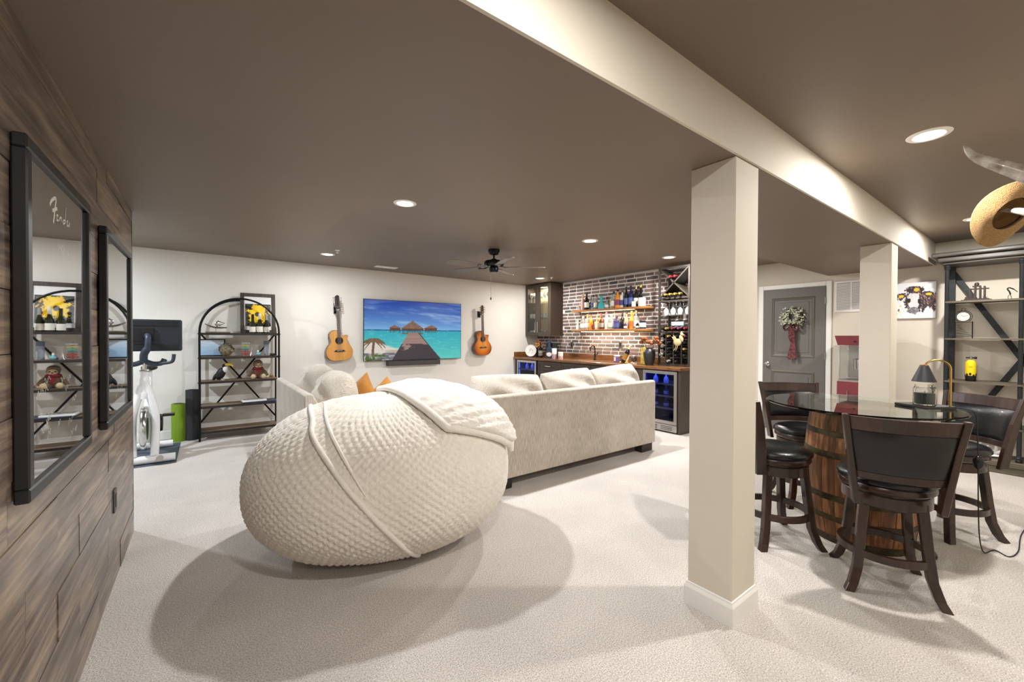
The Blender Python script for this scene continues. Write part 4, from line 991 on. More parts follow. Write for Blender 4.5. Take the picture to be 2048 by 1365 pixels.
MB().lathe(prof('wine', .31, .038), 16, M=Mt).build('bottle', G_DARK, ph); MB().lathe([(.0385, .05), (.039, .05), (.039, .16), (.0385, .16)], 16, M=Mt).build('bottle_label', L_GD, ph); MB().lathe([(.0145, .24), (.0165, .24), (.0165, .312), (0, .314)], 12, M=Mt).build('cork_cap', mat('cream_cap', (238, 226, 186), .5, var=.05), ph)
MB().ell((.01, -.02, .08), (.035, .032, .085), 14, 10, M=Rx(.35)).build('penguin_body', M_WHITE, ph); MB().ell((-.02, .055, .014), (.035, .04, .014), 12, 6).build('penguin_foot', mat('penguin_orange', (222, 180, 60), .5, var=.1), ph); MB().ell((-.02, -.04, .014), (.035, .03, .014), 12, 6).build('penguin_foot', MATS['penguin_orange'], ph)
sg2 = put('snow_globe', 'small glass dome ornament on a pale base', 'ornament', 5.34, 3.99)
MB().lathe([(0, 0), (.055, 0), (.058, .02), (.048, .035), (0, .035)], 20).build('base', mat('globe_base', (168, 140, 104), .5, rgb2=(210, 196, 180), vscale=40), sg2); MB().ell((0, 0, .085), (.045, .045, .05), 18, 12).build('dome', mat('globe', (120, 118, 116), .1, trans=.3, rgb2=(40, 40, 44), vscale=50), sg2); MB().ell((0, 0, .128), (.025, .025, .012), 12, 6).build('snow_cap', M_WHITE, sg2)
tag(MB().box(-.045, .045, -.045, .045, 0, .26).build('gift_tube', mat('gold_box', (196, 168, 52), .4, .3, rgb2=(226, 204, 110), vscale=20), loc=(5.44, 3.87, CT), bevel=.004), 'upright gold gift box between the glass dome and the black vase', 'box')
vz = put('flower_vase', 'matt black vase of dried amber roses beside the wine rack', 'vase', 5.363, 3.735)
MB().lathe([(0, 0), (.058, 0), (.066, .03), (.085, .14), (.088, .18), (.078, .22), (.05, .24), (.046, .25), (.052, .262), (.046, .262), (.04, .25), (0, .22)], 28).build('vase', mat('matt_black', (48, 48, 50), .4, var=.08), vz)
random.seed(9); M_ROSE = mat('dried_rose', (172, 104, 58), .8, rgb2=(122, 66, 34), vscale=60)
for k in range(11):
    a = k * 2.4; r = .035 + .012 * (k % 4) + .012 * (k > 6); hx, hy = r * 1.6 * math.cos(a), r * 2.2 * math.sin(a); hz = .33 + .04 * ((k * 7) % 5) / 5 + .05 * (k % 2)
    MB().tube([(hx * .15, hy * .15, .23), (hx * .6, hy * .6, .28), (hx, hy, hz)], .003, 5).build('stem', mat('stem', (110, 92, 60), .8, var=.2), vz)
    f = MB()
    for p in range(6): an = p * PI / 3; f.ell((hx + .012 * math.cos(an), hy + .012 * math.sin(an), hz), (.024, .024, .026), 8, 6)
    f.ell((hx, hy, hz + .012), (.014, .014, .016), 8, 6); f.build('rose_head', M_ROSE, vz)
for y, z, lab in ((5.826, 1.184, 'dark outlet plate on the bricks, left of the faucet'), (4.639, 1.206, 'dark outlet plate on the bricks above the purple candle')):
    o = thing('outlet_plate', lab, 'outlet', (XB + .0105, y, z)); MB().box(-.006, -.0005, -.036, .036, -.058, .058).build('plate', mat('outlet_dark', (84, 78, 74), .5, var=.05), o, bevel=.002); MB().box(-.0075, -.006, -.016, .016, -.034, .034).build('switch', M_BLACKP, o)
# drinks inside the coolers
for k in range(9):
    y = 3.255 + (k % 3) * .17; z = (.676, .506, .336)[k // 3]; 
    bottle('cooler_drink', ('pale bottle in the top of the wide cooler', 'clear bottle on the middle rack of the wide cooler', 'boxy carton on the low rack of the wide cooler')[k // 3], (5.33, y, z), ('round', 'round', 'square')[k // 3], (.15, .14, .13)[k // 3], .035, (G_WHITE, G_CLEAR, G_PURPLE)[k // 3], L_B, L_W, ('drinks at the top of the wide cooler', 'drinks on the middle rack of the wide cooler', 'cartons in the wide cooler')[k // 3])
for k in range(3): bottle('cooler_drink', 'pale bottle in the small corner cooler', (5.33, 6.28 + k * .17, .676), 'round', .15, .035, G_WHITE, L_B, L_W, 'drinks in the small cooler')

# ================================================================== ARCHED SHELF
sh = thing('arched_bookshelf', 'arched black metal bookshelf with wooden shelves and crossed braces', 'bookshelf', (.3825, 6.48, 0))
AW, AD, AZ = .4375, .33, 1.385
for y in (.0, AD):
    pts = [(-AW, y, 0), (-AW, y, .4), (-AW, y, AZ)] + [(-AW * math.cos(a), y, AZ + AW * math.sin(a)) for a in np.linspace(0, PI, 25)][1:-1] + [(AW, y, AZ), (AW, y, .4), (AW, y, 0)]
    MB().tube(pts, .0125, 10).build('arch_frame', M_BLACK, sh)
M_OAK = wood('shelf_oak', (92, 74, 56), (124, 102, 80), (150, 126, 100), 'x', 3.5, .5, 0, .1, 10)
AZS = (.118, .438, .752, 1.065, 1.372)
for z in AZS:
    b = MB().box(-AW + .012, AW - .012, .008, AD - .008, z - .022, z).build('shelf_board', M_OAK, sh, bevel=.003)
    MB().box(-AW + .004, AW - .004, .001, .008, z - .028, z + .001).build('edge_rail', mat('rail_iron', (58, 54, 52), .5, .5, var=.15), b)
    for s in (-1, 1): MB().cyl((s * (AW + .012), 0, z - .012), (s * (AW + .019), 0, z - .012), .006, 8).build('bolt', M_BLACK, b)
for s in (-1, 1): MB().bar((-s * (AW - .01), AD - .004, .19), (s * (AW - .01), AD - .004, 1.36), .006, .022, up=(0, 0, 1)).build('cross_brace', M_BLACK, sh)
def sh_at(x, y, z): return (x, y, z + .0012)
# top shelf
pf = thing('framed_art', 'black-framed yellow splatter print leaning on the wall above the bookshelf', 'picture', sh_at(.60, 6.72, AZS[4])); pf.rotation_euler = (-.10, 0, 0)
fw, fh, e = .42, .56, .046
MB().box(-fw / 2, fw / 2, 0, .022, 0, e).box(-fw / 2, fw / 2, 0, .022, fh - e, fh).box(-fw / 2, -fw / 2 + e, 0, .022, e, fh - e).box(fw / 2 - e, fw / 2, 0, .022, e, fh - e).build('frame', wood('frame_dark', (46, 38, 32), (66, 56, 48), (84, 72, 62), 'z', 4, .5), pf, bevel=.002)
def yel(u, v):
    if v > .78 or v < .11: return (232, 232, 232)
    if u < .03 or u > .97: return (226, 226, 226)
    r = math.hypot((u - .48), (v - .48) * 1.25) + (fbm(u * 14, v * 14, 3) - .5) * .5
    if math.hypot(u - .46, (v - .47) * 1.3) < .085: return (44, 40, 34)
    if r < .36: return mix((250, 226, 20), (240, 176, 20), fbm(u * 6, v * 6, 9))
    return mix((30, 32, 30), (92, 94, 80), max(0, fbm(u * 40, v * 40, 5) - .45) * 3)
picture('print', picmat('print_gloss', .25), fw - 2 * e, fh - 2 * e, 110, 130, yel, pf, 'xz', (0, .012, e))
for k, (x, y, lab) in enumerate(((.522, 6.60, 'champagne bottle with dark foil and white label, at the picture frame edge'), (.603, 6.585, 'champagne bottle with silver foil, middle of the three'), (.682, 6.61, 'champagne bottle with pale green neck, beside the arch'))):
    bottle('champagne_bottle', lab, sh_at(x, y, AZS[4]), 'champ', .255 + .012 * (k == 1), .037, G_GREEN, (L_K, L_W, L_G)[k], L_W, 'champagne bottles on the shelf', caph=.3, band=(.06, .34))
ac = thing('glass_award', 'clear acrylic award with a silver swallow ornament on a wooden base', 'award', sh_at(.15, 6.62, AZS[4]))
MB().box(-.145, .12, -.05, .05, 0, .016).build('base', M_OAK, ac, bevel=.003); MB().box(-.135, .11, .028, .036, .016, .19).build('acrylic_panel', M_GLASS, ac)
MB().tube([(-.15, 0, .115), (-.09, 0, .085), (-.04, 0, .07), (.02, 0, .068), (.085, 0, .07)], [.006, .012, .013, .012, .008], 8).build('silver_wing', M_CHROME, ac)
MB().tube([(-.01, .01, .07), (-.04, .01, .12), (-.01, .01, .155), (.06, .01, .125), (.0, .01, .095)], .006, 6).build('wire_loop', M_BLACK, ac); MB().ell((-.02, .008, .12), (.028, .008, .03), 12, 8).build('dial', M_STEEL, ac); MB().cyl((-.035, 0, .016), (-.035, 0, .07), .004, 8).build('stem', M_STEEL, ac)
# second shelf
ba = thing('framed_seascape', 'thin black frame with a pale blue print standing behind the dry coral', 'picture', sh_at(.075, 6.74, AZS[3])); ba.rotation_euler = (-.06, 0, 0)
MB().box(-.145, .145, 0, .014, 0, .012).box(-.145, .145, 0, .014, .213, .225).box(-.145, -.133, 0, .014, .012, .213).box(.133, .145, 0, .014, .012, .213).build('frame', M_BLACK, ba)
picture('print', picmat('print_gloss', .25), .266, .201, 50, 40, lambda u, v: mix((150, 192, 230), (226, 234, 242), v * .8 + .5 * (fbm(u * 2, v * 14, 2) - .4)), ba, 'xz', (0, .006, .012))
co = thing('dried_coral', 'rough grey-brown clump of dried coral on the second shelf', 'ornament', sh_at(.225, 6.60, AZS[3])); random.seed(4)
M_COR = mat('coral', (140, 128, 104), .9, rgb2=(84, 74, 60), vscale=50, bump=.6, bscale=80)
cb = MB().ell((0, 0, .075), (.075, .055, .075), 14, 10); cb.build('core', M_COR, co)
for k in range(46):
    a, b = random.uniform(0, 2 * PI), random.uniform(-.2, PI / 2); r = random.uniform(.9, 1.1)
    p = (r * .075 * math.cos(b) * math.cos(a), r * .055 * math.cos(b) * math.sin(a), max(.012, .075 + r * .075 * math.sin(b)))
    MB().lathe([(0, 0), (.016, .002), (.019, .008), (.01, .006), (0, .003)], 7, M=Ry(random.uniform(-1.4, 1.4)) @ Rx(random.uniform(-1.4, 1.4))).build('lobe', M_COR, co, loc=p)
ss = thing('stacked_arrow_sign', 'small post of coloured wooden arrow signs on the second shelf', 'sign', sh_at(.44, 6.62, AZS[3]))
MB().box(-.008, .008, .012, .02, 0, .185).build('post', M_OAK, ss); MB().box(-.03, .03, -.01, .03, 0, .006).build('base', M_OAK, ss)
for k, (c, w) in enumerate((((168, 84, 84), .085), ((176, 92, 76), .08), ((120, 128, 120), .07), ((96, 188, 168), .06), ((236, 216, 130), .085), ((206, 210, 214), .085))):
    z = .012 + k * .029; MB().prism([(-w / 2 - (.012 if k % 2 == 0 else 0), z + .011), (-w / 2, z), (w / 2, z), (w / 2 + (.012 if k % 2 else 0), z + .011), (w / 2, z + .023), (-w / 2, z + .023)], 0, .011, 'xz').build('arrow_board', mat('arrow_%d' % k, c, .7, var=.25, vscale=50), ss)
et = thing('tower_miniature', 'tiny silver lattice tower beside the arrow signs', 'ornament', sh_at(.51, 6.58, AZS[3]))
for sx in (-1, 1):
    for sy in (-1, 1): MB().tube([(sx * .018, sy * .018, 0), (sx * .009, sy * .009, .03), (sx * .004, sy * .004, .065), (0, 0, .12)], [.003, .0025, .002, .0015], 6).build('leg', M_STEEL, et)
for z, w in ((.03, .012), (.062, .007)): MB().box(-w, w, -w, w, z, z + .004).build('deck', M_STEEL, et)
fg = thing('glass_figurine', 'small pale blue glass figurine on the second shelf', 'figurine', sh_at(.583, 6.60, AZS[3]))
MB().ell((0, 0, .022), (.028, .02, .022), 12, 8).build('body', gl('aqua', (120, 186, 196)), fg); MB().ell((.0, 0, .058), (.012, .012, .02), 10, 8).build('head', M_WHITE, fg); MB().prism([(.02, .02), (.038, .05), (.024, .05), (.012, .03)], -.004, .004, 'xz').build('tail', gl('aqua', (120, 186, 196)), fg)
gt = thing('gift_tube', 'grey cardboard bottle tube at the right end of the second shelf', 'tube', sh_at(.69, 6.66, AZS[3]))
MB().lathe([(0, 0), (.033, 0), (.033, .15), (0, .15)], 20).build('tube', mat('tube_grey', (168, 174, 184), .5, var=.06), gt); MB().lathe([(0, .15), (.034, .15), (.034, .198), (.03, .2), (0, .2)], 20).build('lid', mat('tube_lid', (110, 116, 134), .4, .3, var=.2, vscale=30), gt)
bn = thing('binoculars', 'small dark binoculars lying at the end of the second shelf', 'binoculars', sh_at(.762, 6.55, AZS[3]))
for s in (-1, 1): MB().cyl((-.04, s * .02, .016), (.035, s * .02, .016), .016, 12, .013).build('barrel', M_BLACKP, bn)
MB().box(-.015, .015, -.012, .012, .012, .022).build('bridge', M_BLACKP, bn)
# third shelf: toucan and plush sloth
tc = thing('toucan_figurine', 'black toucan figurine with white chest and yellow bill', 'figurine', sh_at(.165, 6.60, AZS[2]), -.3)
MB().ell((0, 0, .085), (.052, .042, .085), 18, 14, M=Ry(.42)).ell((-.06, 0, .0495), (.022, .016, .055), 12, 8, M=Ry(.5)).build('body', mat('toucan_black', (26, 26, 28), .5, var=.2, vscale=40), tc)
MB().ell((.05, 0, .145), (.03, .035, .05), 14, 10, M=Ry(.15)).build('chest', M_WHITE, tc)
MB().ell((.045, 0, .188), (.03, .028, .028), 14, 10).build('head', MATS['toucan_black'], tc)
bk = spline([(.055, 0, .20), (.085, 0, .206), (.12, 0, .198), (.138, 0, .178)], 5)
MB().tube(bk, [.024 - .015 * k / (len(bk) - 1) for k in range(len(bk))], 12).build('bill', mat('bill_yellow', (240, 206, 70), .4, var=.1), tc)
for s in (-1, 1): MB().ell((.058, s * .024, .2), (.007, .005, .007), 8, 6).build('eye', M_WHITE, tc)
for s in (-1, 1): MB().tube([(.01, s * .018, .02), (.02, s * .018, .004), (.045, s * .02, .004)], .005, 6).build('foot', mat('toucan_foot', (196, 196, 186), .6, var=.1), tc)
sl = thing('plush_sloth', 'brown plush sloth with a red plaid scarf sitting on the third shelf', 'plush toy', sh_at(.585, 6.62, AZS[2]), -.05)
M_PL = mat('plush_brown', (122, 92, 66), .95, rgb2=(92, 68, 48), vscale=60, bump=.8, bscale=150, sheen=.4); M_PLL = mat('plush_tan', (206, 180, 140), .95, var=.1, vscale=50, bump=.6, bscale=150)
MB().ell((0, 0, .075), (.062, .05, .075), 16, 12).build('body', M_PL, sl)
MB().ell((.0, -.01, .185), (.056, .045, .05), 18, 12).ell((0, .015, .205), (.058, .04, .048), 14, 10).build('head', M_PL, sl)
MB().ell((0, -.045, .178), (.04, .016, .033), 14, 10).build('face', M_PLL, sl)
for s in (-1, 1): MB().ell((s * .022, -.057, .184), (.012, .006, .007), 10, 6, M=Ry(s * .5)).build('eye_patch', mat('sloth_patch', (58, 44, 38), .8, var=.1), sl)
MB().ell((0, -.064, .172), (.009, .007, .007), 10, 6).build('nose', M_BLACKP, sl)
for s in (-1, 1):
    MB().tube([(s * .05, 0, .12), (s * .085, -.02, .08), (s * .11, -.03, .035)], [.022, .023, .02], 10).build('arm', M_PL, sl)
    MB().tube([(s * .035, -.02, .03), (s * .055, -.06, .03), (s * .06, -.085, .032)], [.028, .03, .03], 12).build('leg', M_PL, sl)
    MB().ell((s * .06, -.105, .034), (.029, .016, .033), 14, 10).build('foot_pad', M_PLL, sl)
M_SCF = mat('scarf_red', (150, 40, 48), .9, rgb2=(88, 24, 30), vscale=60)
MB().tube([(.05 * math.cos(a), -.012 + .042 * math.sin(a), .14) for a in np.linspace(0, 2 * PI, 18)[:-1]], .016, 8, closed=True).build('scarf', M_SCF, sl); MB().prism([(-.022, .14), (.012, .14), (.022, .06), (-.012, .055)], -.062, -.05, 'xz').build('scarf_tail', M_SCF, sl)
sw_ = thing('straw_ornament', 'little bundle of dried straw beside the plush sloth', 'ornament', sh_at(.752, 6.60, AZS[2])); random.seed(8)
for k in range(9): MB().tube([(0, 0, .0045), (random.uniform(-.02, .03), random.uniform(-.03, .03), .03), (random.uniform(-.045, .02), random.uniform(-.04, .04), .05 * random.random() + .012)], .006, 6).build('stalk', mat('straw', (196, 168, 110), .9, var=.25, vscale=40), sw_)
# fourth shelf: book and folder
bo = thing('blue_folder', 'flat dark blue folder lying on the fourth shelf', 'folder', sh_at(.60, 6.62, AZS[1])); MB().box(-.20, .20, -.125, .12, 0, .012).build('cover', mat('folder_blue', (58, 72, 96), .5, rgb2=(40, 50, 66), vscale=8), bo, bevel=.002)
bk2 = thing('magazine', 'white glossy magazine lying on the blue folder', 'magazine', (.53, 6.60, AZS[1] + .0145), .08); MB().box(-.14, .14, -.10, .10, 0, .02).build('pages', M_WHITE, bk2, bevel=.002)
picture('cover_print', picmat('print_gloss', .25), .265, .19, 40, 30, lambda u, v: mix((206, 204, 198), (120, 118, 112), max(0, fbm(u * 4, v * 4, 6) - .3) * 2) if .06 < u < .94 and .08 < v < .92 else (240, 240, 238), bk2, 'xy', (0, -.095, .0206))

# ================================================================== EXERCISE CORNER
mt = thing('floor_mat', 'dark rubber mat under the exercise bike', 'mat', (-.72, 6.02, 0)); MB().box(-.45, .475, -.45, .55, .0005, .008).build('rubber', mat('rubber_mat', (70, 82, 96), .6, var=.1, vscale=40), mt, bevel=.003)
bi = thing('exercise_bike', 'white indoor exercise bike with a big dark screen', 'exercise bike', (-.51, 5.72, .0085))
M_BKW = mat('bike_white', (236, 236, 238), .25, var=.02, coat=.3)
MB().tube([(-.32, -.06, .0415), (.255, -.06, .0415)], .042, 16).build('front_foot', M_BKW, bi); MB().tube([(-.25, .68, .0375), (.2, .68, .0375)], .038, 16).build('rear_foot', M_BKW, bi)
for s in (-1, 1): MB().lathe([(0, 0), (.03, 0), (.03, .02), (0, .02)], 14, M=T(s * .13 - .0, -.095, .05) @ Rx(PI / 2)).build('transport_wheel', M_STEEL, bi)
for s in (-1, 1):
    sp3 = spline([(s * .085, -.055, .08), (s * .092, -.03, .3), (s * .088, 0, .5), (s * .05, .03, .68), (s * .02, .05, .8)], 6)
    MB().tube(sp3, [.036] * len(sp3), 12).build('fork_leg', M_BKW, bi)
MB().tube(spline([(0, .04, .66), (0, .055, .8), (0, .07, .97)], 6), [.05] * 4 + [.042] * 5 + [.036] * 4, 14).build('head_tube', M_BKW, bi)
MB().lathe([(0, 0), (.04, 0), (.045, .012), (.04, .024), (0, .024)], 18, (0, .07, .945)).build('clamp_ring', M_STEEL, bi)
MB().cyl((0, .07, .95), (0, .06, 1.06), .018, 12).build('stem_post', M_CHROME, bi)
MB().lathe([(.12, -.022), (.225, -.026), (.235, -.015), (.235, .015), (.225, .026), (.12, .022), (.12, -.022)], 40, M=T(0, .05, .35) @ Ry(PI / 2)).build('flywheel', M_CHROME, bi)
MB().lathe([(0, -.02), (.122, -.02), (.122, .02), (0, .02)], 24, M=T(0, .05, .35) @ Ry(PI / 2)).build('flywheel_hub', M_BLACKP, bi)
MB().tube([(0, .06, .5), (0, .35, .42), (0, .64, .1)], [.04, .045, .035], 12).build('main_beam', M_BKW, bi)
MB().tube([(0, .34, .42), (0, .48, .75), (0, .52, .93)], [.04, .032, .026], 12).build('seat_tube', M_BKW, bi)
MB().ell((0, .53, .96), (.075, .14, .035), 16, 10).build('saddle', M_BLACKP, bi)
MB().lathe([(0, -.03), (.09, -.03), (.1, 0), (.09, .03), (0, .03)], 20, M=T(.1, .28, .36) @ Ry(PI / 2)).build('crank_cover', M_BLACKP, bi)
for s in (-1, 1):
    MB().bar((s * .12, .28, .36), (s * .13, .28 - s * .12, .36 + s * .1), .022).build('crank_arm', M_CHROME, bi); MB().box(s * .19 - .05, s * .19 + .05, .28 - s * .12 - .04, .28 - s * .12 + .04, .36 + s * .1 - .012, .36 + s * .1 + .012).build('pedal', M_BLACKP, bi)
M_GRIP = mat('bike_grip', (54, 64, 80), .45, var=.15, vscale=30)
for s in (-1, 1):
    MB().tube(spline([(0, .06, 1.06), (s * .07, .03, 1.03), (s * .14, .01, 1.035), (s * .165, .02, 1.075)], 6), .02, 10, flat=1.3).build('inner_grip', M_GRIP, bi)
    MB().tube(spline([(s * .12, .0, 1.03), (s * .2, -.02, 1.04), (s * .235, -.03, 1.06), (s * .245, -.03, 1.13)], 6), .017, 10).build('outer_grip', M_GRIP, bi)
MB().tube(spline([(-.005, .05, 1.05), (0, .02, 1.13), (.03, -.01, 1.2), (.035, .0, 1.3), (.025, .06, 1.33)], 6), [.034] * 12 + [.026] * 13, 12).build('screen_arm', M_GRIP, bi)
scn = MB().box(-.31, .31, .085, .125, 1.16, 1.50).build('screen_housing', mat('screen_shell', (44, 50, 58), .4, var=.08), bi, bevel=.018, seg=3)
MB().box(-.28, .27, .08, .086, 1.43, 1.485).build('vent_recess', mat('screen_vent', (30, 34, 40), .6, var=.1), scn, bevel=.004); MB().box(-.28, .27, .08, .086, 1.175, 1.235).build('vent_recess', mat('screen_vent'), scn, bevel=.004)
MB().box(-.11, .075, .07, .086, 1.265, 1.405).build('mount_plate', mat('mount_dark', (28, 26, 28), .5, var=.1), scn, bevel=.003); MB().cyl((.0, .06, 1.33), (.0, .075, 1.33), .03, 14).build('pivot', M_BLACKP, scn)
for x, y, h, r, c, lab in ((-.275, 6.69, .475, .067, (128, 160, 40), 'rolled green yoga mat standing against the wall'), (-.135, 6.69, .64, .067, (52, 54, 58), 'rolled charcoal yoga mat, taller, next to the bookshelf')):
    o = thing('yoga_mat', lab, 'yoga mat', (x, y, .001))
    MB().lathe([(0, 0), (r, 0), (r, h), (r * .25, h), (r * .25, h - .02), (0, h - .02)], 28).build('roll', mat('yoga_%d' % c[0], c, .8, var=.12, vscale=10, stretch=(6, 6, 1)), o)
    pts = [((.018 + (r - .02) * k / 60) * math.cos(k * .42), (.018 + (r - .02) * k / 60) * math.sin(k * .42), h + .0005) for k in range(60)]; MB().tube(pts, .0014, 4).build('spiral_edge', M_BLACKP, o)
    MB().box(r - .004, r + .004, -.02, .045, .004, h - .004).build('loose_edge', MATS['yoga_%d' % c[0]], o, bevel=.002)

# ================================================================== MIRRORS ON THE PLANK WALL
M_MIR = mat('mirror', (232, 234, 236), .015, 1., var=.01); M_MFR = mat('mirror_frame', (34, 34, 36), .35, var=.1, vscale=20); M_ETCH = mat('etched_white', (226, 222, 210), .5, var=.03)
def mirror(label, y0, y1, z0, z1):
    o = thing('wall_mirror', label, 'mirror', (XL + .004, (y0 + y1) / 2, z0)); w = y1 - y0; h = z1 - z0; e = .036; t = .03
    q = [(-w / 2, w / 2, 0, e), (-w / 2, w / 2, h - e, h), (-w / 2, -w / 2 + e, e, h - e), (w / 2 - e, w / 2, e, h - e)]
    for a, b, c, d_ in q: MB().box(0, t, a, b, c, d_).build('frame_rail', M_MFR, o, bevel=.004)
    MB().box(.001, .019, -w / 2 + e, w / 2 - e, e, h - e).build('mirror_glass', M_MIR, o)
    return o, (y0 + y1) / 2, z0
m1, yc, zc = mirror('black-framed mirror with a white script logo at its top', 1.59, 2.32, .905, 1.857)
STROKES = [[(1.831, 1.732), (1.84, 1.744), (1.859, 1.756), (1.883, 1.767), (1.895, 1.766), (1.891, 1.754), (1.883, 1.735), (1.874, 1.709), (1.865, 1.686)], [(1.855, 1.721), (1.883, 1.732), (1.908, 1.74)], [(1.917, 1.719), (1.905, 1.72), (1.897, 1.713), (1.909, 1.713), (1.898, 1.706), (1.907, 1.703), (1.92, 1.707)], [(1.931, 1.707), (1.936, 1.72)], [(1.934, 1.715), (1.947, 1.722), (1.955, 1.719), (1.955, 1.71)], [(1.996, 1.721), (1.983, 1.721), (1.971, 1.712), (1.979, 1.708), (1.996, 1.715)], [(2.008, 1.768), (2.002, 1.743), (1.995, 1.712)], [(2.034, 1.727), (2.022, 1.726), (2.013, 1.72), (2.026, 1.72), (2.016, 1.713), (2.026, 1.711), (2.04, 1.716)], [(2.047, 1.711), (2.05, 1.725)], [(2.048, 1.719), (2.054, 1.727)]]
lt = MB()
for k, s_ in enumerate(STROKES): q_ = spline([(y - yc, z - zc, 0) for y, z in s_], 4); lt.ribbon([(p.x, p.y) for p in q_], .011 if k < 2 else .0062, .0194 + k * .00005)
lt.build('script_logo', M_ETCH, m1)['kind'] = 'stuff'
def squiggles(o, seed, n, ylim, zlim):
    random.seed(seed); b = MB()
    for k in range(n):
        y, z = random.uniform(*ylim), random.uniform(*zlim); ln = random.uniform(.03, .07)
        b.ribbon([(y + ln * t, z + .010 * math.sin(11 * t + k) * (1 - .4 * t) + .010 * t) for t in np.linspace(0, 1, 20)], .0012, .0194)
    b.build('signatures', M_ETCH, o)['kind'] = 'stuff'
squiggles(m1, 1, 16, (-.28, .2), (.09, .30)); squiggles(m1, 3, 6, (-.05, .12), (.68, .72))
m2, yc2, zc2 = mirror('black-framed mirror nearer the end of the plank wall', 2.655, 3.475, .900, 1.846)
squiggles(m2, 2, 14, (-.3, .25), (.09, .30))
op = thing('outlet_plate', 'dark outlet plate low on the plank wall', 'outlet', (XL + .0015, 3.05, .45)); MB().box(0, .007, -.037, .037, -.06, .06).build('plate', mat('outlet_dark'), op, bevel=.002); MB().box(.007, .009, -.016, .016, -.034, .034).build('socket', M_BLACKP, op)

# ================================================================== BARREL TABLE
ba_ = thing('whiskey_barrel', 'old oak whiskey barrel with rusty hoops carrying the glass top', 'barrel', (3.55, .82, 0), .2)
M_STAVE = wood('barrel_oak', (44, 25, 13), (112, 70, 36), (184, 130, 76), 'z', 3.5, .6, 0, .4, 12)
M_HOOP = mat('rusty_hoop', (84, 72, 48), .55, .5, rgb2=(40, 34, 28), vscale=14)
BH = .884
def br(z): return .265 + .042 * (1 - ((z - BH / 2) / (BH / 2)) ** 2)
NS = 24; sm_ = []
for v in range(3):
    b = MB(); a = PI / NS * (.985); th_ = .026; vs_ = []; fs = []; n = 12
    for i in range(n + 1):
        z = BH * i / n; r = br(z) + (.0012, 0, -.0012)[v]
        for rr, aa in ((r, -a), (r + .0015, 0), (r, a), (r - th_, a), (r - th_, -a)): vs_.append((rr * math.cos(aa), rr * math.sin(aa), z))
    for i in range(n):
        for j in range(5): fs.append((i * 5 + j, i * 5 + (j + 1) % 5, (i + 1) * 5 + (j + 1) % 5, (i + 1) * 5 + j))
    fs += [(4, 3, 2, 1, 0), tuple(n * 5 + j for j in range(5))]
    me = b.add(vs_, fs).mesh('stave'); me.materials.append(M_STAVE); sm_.append(me)
for k in range(NS):
    o = bpy.data.objects.new('stave', sm_[(k * 7) % 3]); col.objects.link(o); o.parent = ba_; o.rotation_euler = (0, 0, 2 * PI * k / NS)
for z0, z1 in ((.004, .05), (.15, .185), (.285, .325), (.56, .60), (.70, .735), (.835, .88)):
    zs = np.linspace(z0, z1, 4); pr = [(br(z) + .0035, z) for z in zs]; pr = pr + [(br(z) - .001, z) for z in reversed(zs)] + [pr[0]]
    h = MB().lathe(pr, 48).build('hoop', M_HOOP, ba_)
    for a in (.3, .36): MB().ell(((br((z0 + z1) / 2) + .004) * math.cos(a + z0 * 5), (br((z0 + z1) / 2) + .004) * math.sin(a + z0 * 5), (z0 + z1) / 2), (.006, .006, .006), 8, 6).build('rivet', M_HOOP, h)
hd = MB().lathe([(0, .835), (.248, .835), (.248, .855), (0, .855)], 40).build('barrel_head', M_STAVE, ba_)
gt_ = thing('glass_tabletop', 'round clear glass top resting on the whiskey barrel', 'tabletop', (3.525, .835, BH + .001))
tg_o = MB().lathe([(0, 0), (.512, 0), (.52, .006), (.52, .009), (.512, .014), (0, .014)], 72).build('glass', mat('table_glass', (226, 242, 236), .0, trans=1., ior=1.5, var=.01), gt_)
for p_ in tg_o.data.polygons: p_.use_smooth = abs(p_.normal.z) < .5
GT = BH + .0155
# bar stools
M_SWD = wood('stool_espresso', (34, 20, 15), (48, 29, 22), (64, 40, 30), 'z', 3.5, .3, .2, .05, 10)
M_LTH = mat('black_leather', (18, 18, 19), .28, var=.15, vscale=12, bump=.12, bscale=160, coat=.15)
def arcpanel(z0, z1, t, half0, half1, x0, x1, bow, n=14, puff=0.):
    """upright panel bowed backwards (towards -x) between the back posts"""
    vs_ = []; fs = []; nz = 8 if puff else 2
    for side in (0, 1):
        for k in range(nz + 1):
            w = k / nz; z = z0 + (z1 - z0) * w; hf = half0 + (half1 - half0) * w; xx = x0 + (x1 - x0) * w
            for i in range(n + 1):
                u = -1 + 2 * i / n; pf_ = puff * (max(0, 1 - u ** 4) * max(0, 1 - (2 * w - 1) ** 4)) ** .5
                vs_.append((xx - bow * (1 - u * u) + (t / 2 + pf_ if side else -t / 2 - pf_ * .3), u * hf, z))
    q = lambda s, k, i: s * (nz + 1) * (n + 1) + k * (n + 1) + i
    for k in range(nz):
        for i in range(n): fs.append((q(0, k, i), q(0, k + 1, i), q(0, k + 1, i + 1), q(0, k, i + 1))); fs.append((q(1, k, i), q(1, k, i + 1), q(1, k + 1, i + 1), q(1, k + 1, i)))
        fs.append((q(0, k, 0), q(1, k, 0), q(1, k + 1, 0), q(0, k + 1, 0))); fs.append((q(0, k, n), q(0, k + 1, n), q(1, k + 1, n), q(1, k, n)))
    for i in range(n): fs.append((q(0, 0, i), q(0, 0, i + 1), q(1, 0, i + 1), q(1, 0, i))); fs.append((q(0, nz, i), q(1, nz, i), q(1, nz, i + 1), q(0, nz, i + 1)))
    return MB().add(vs_, fs, bool(puff))
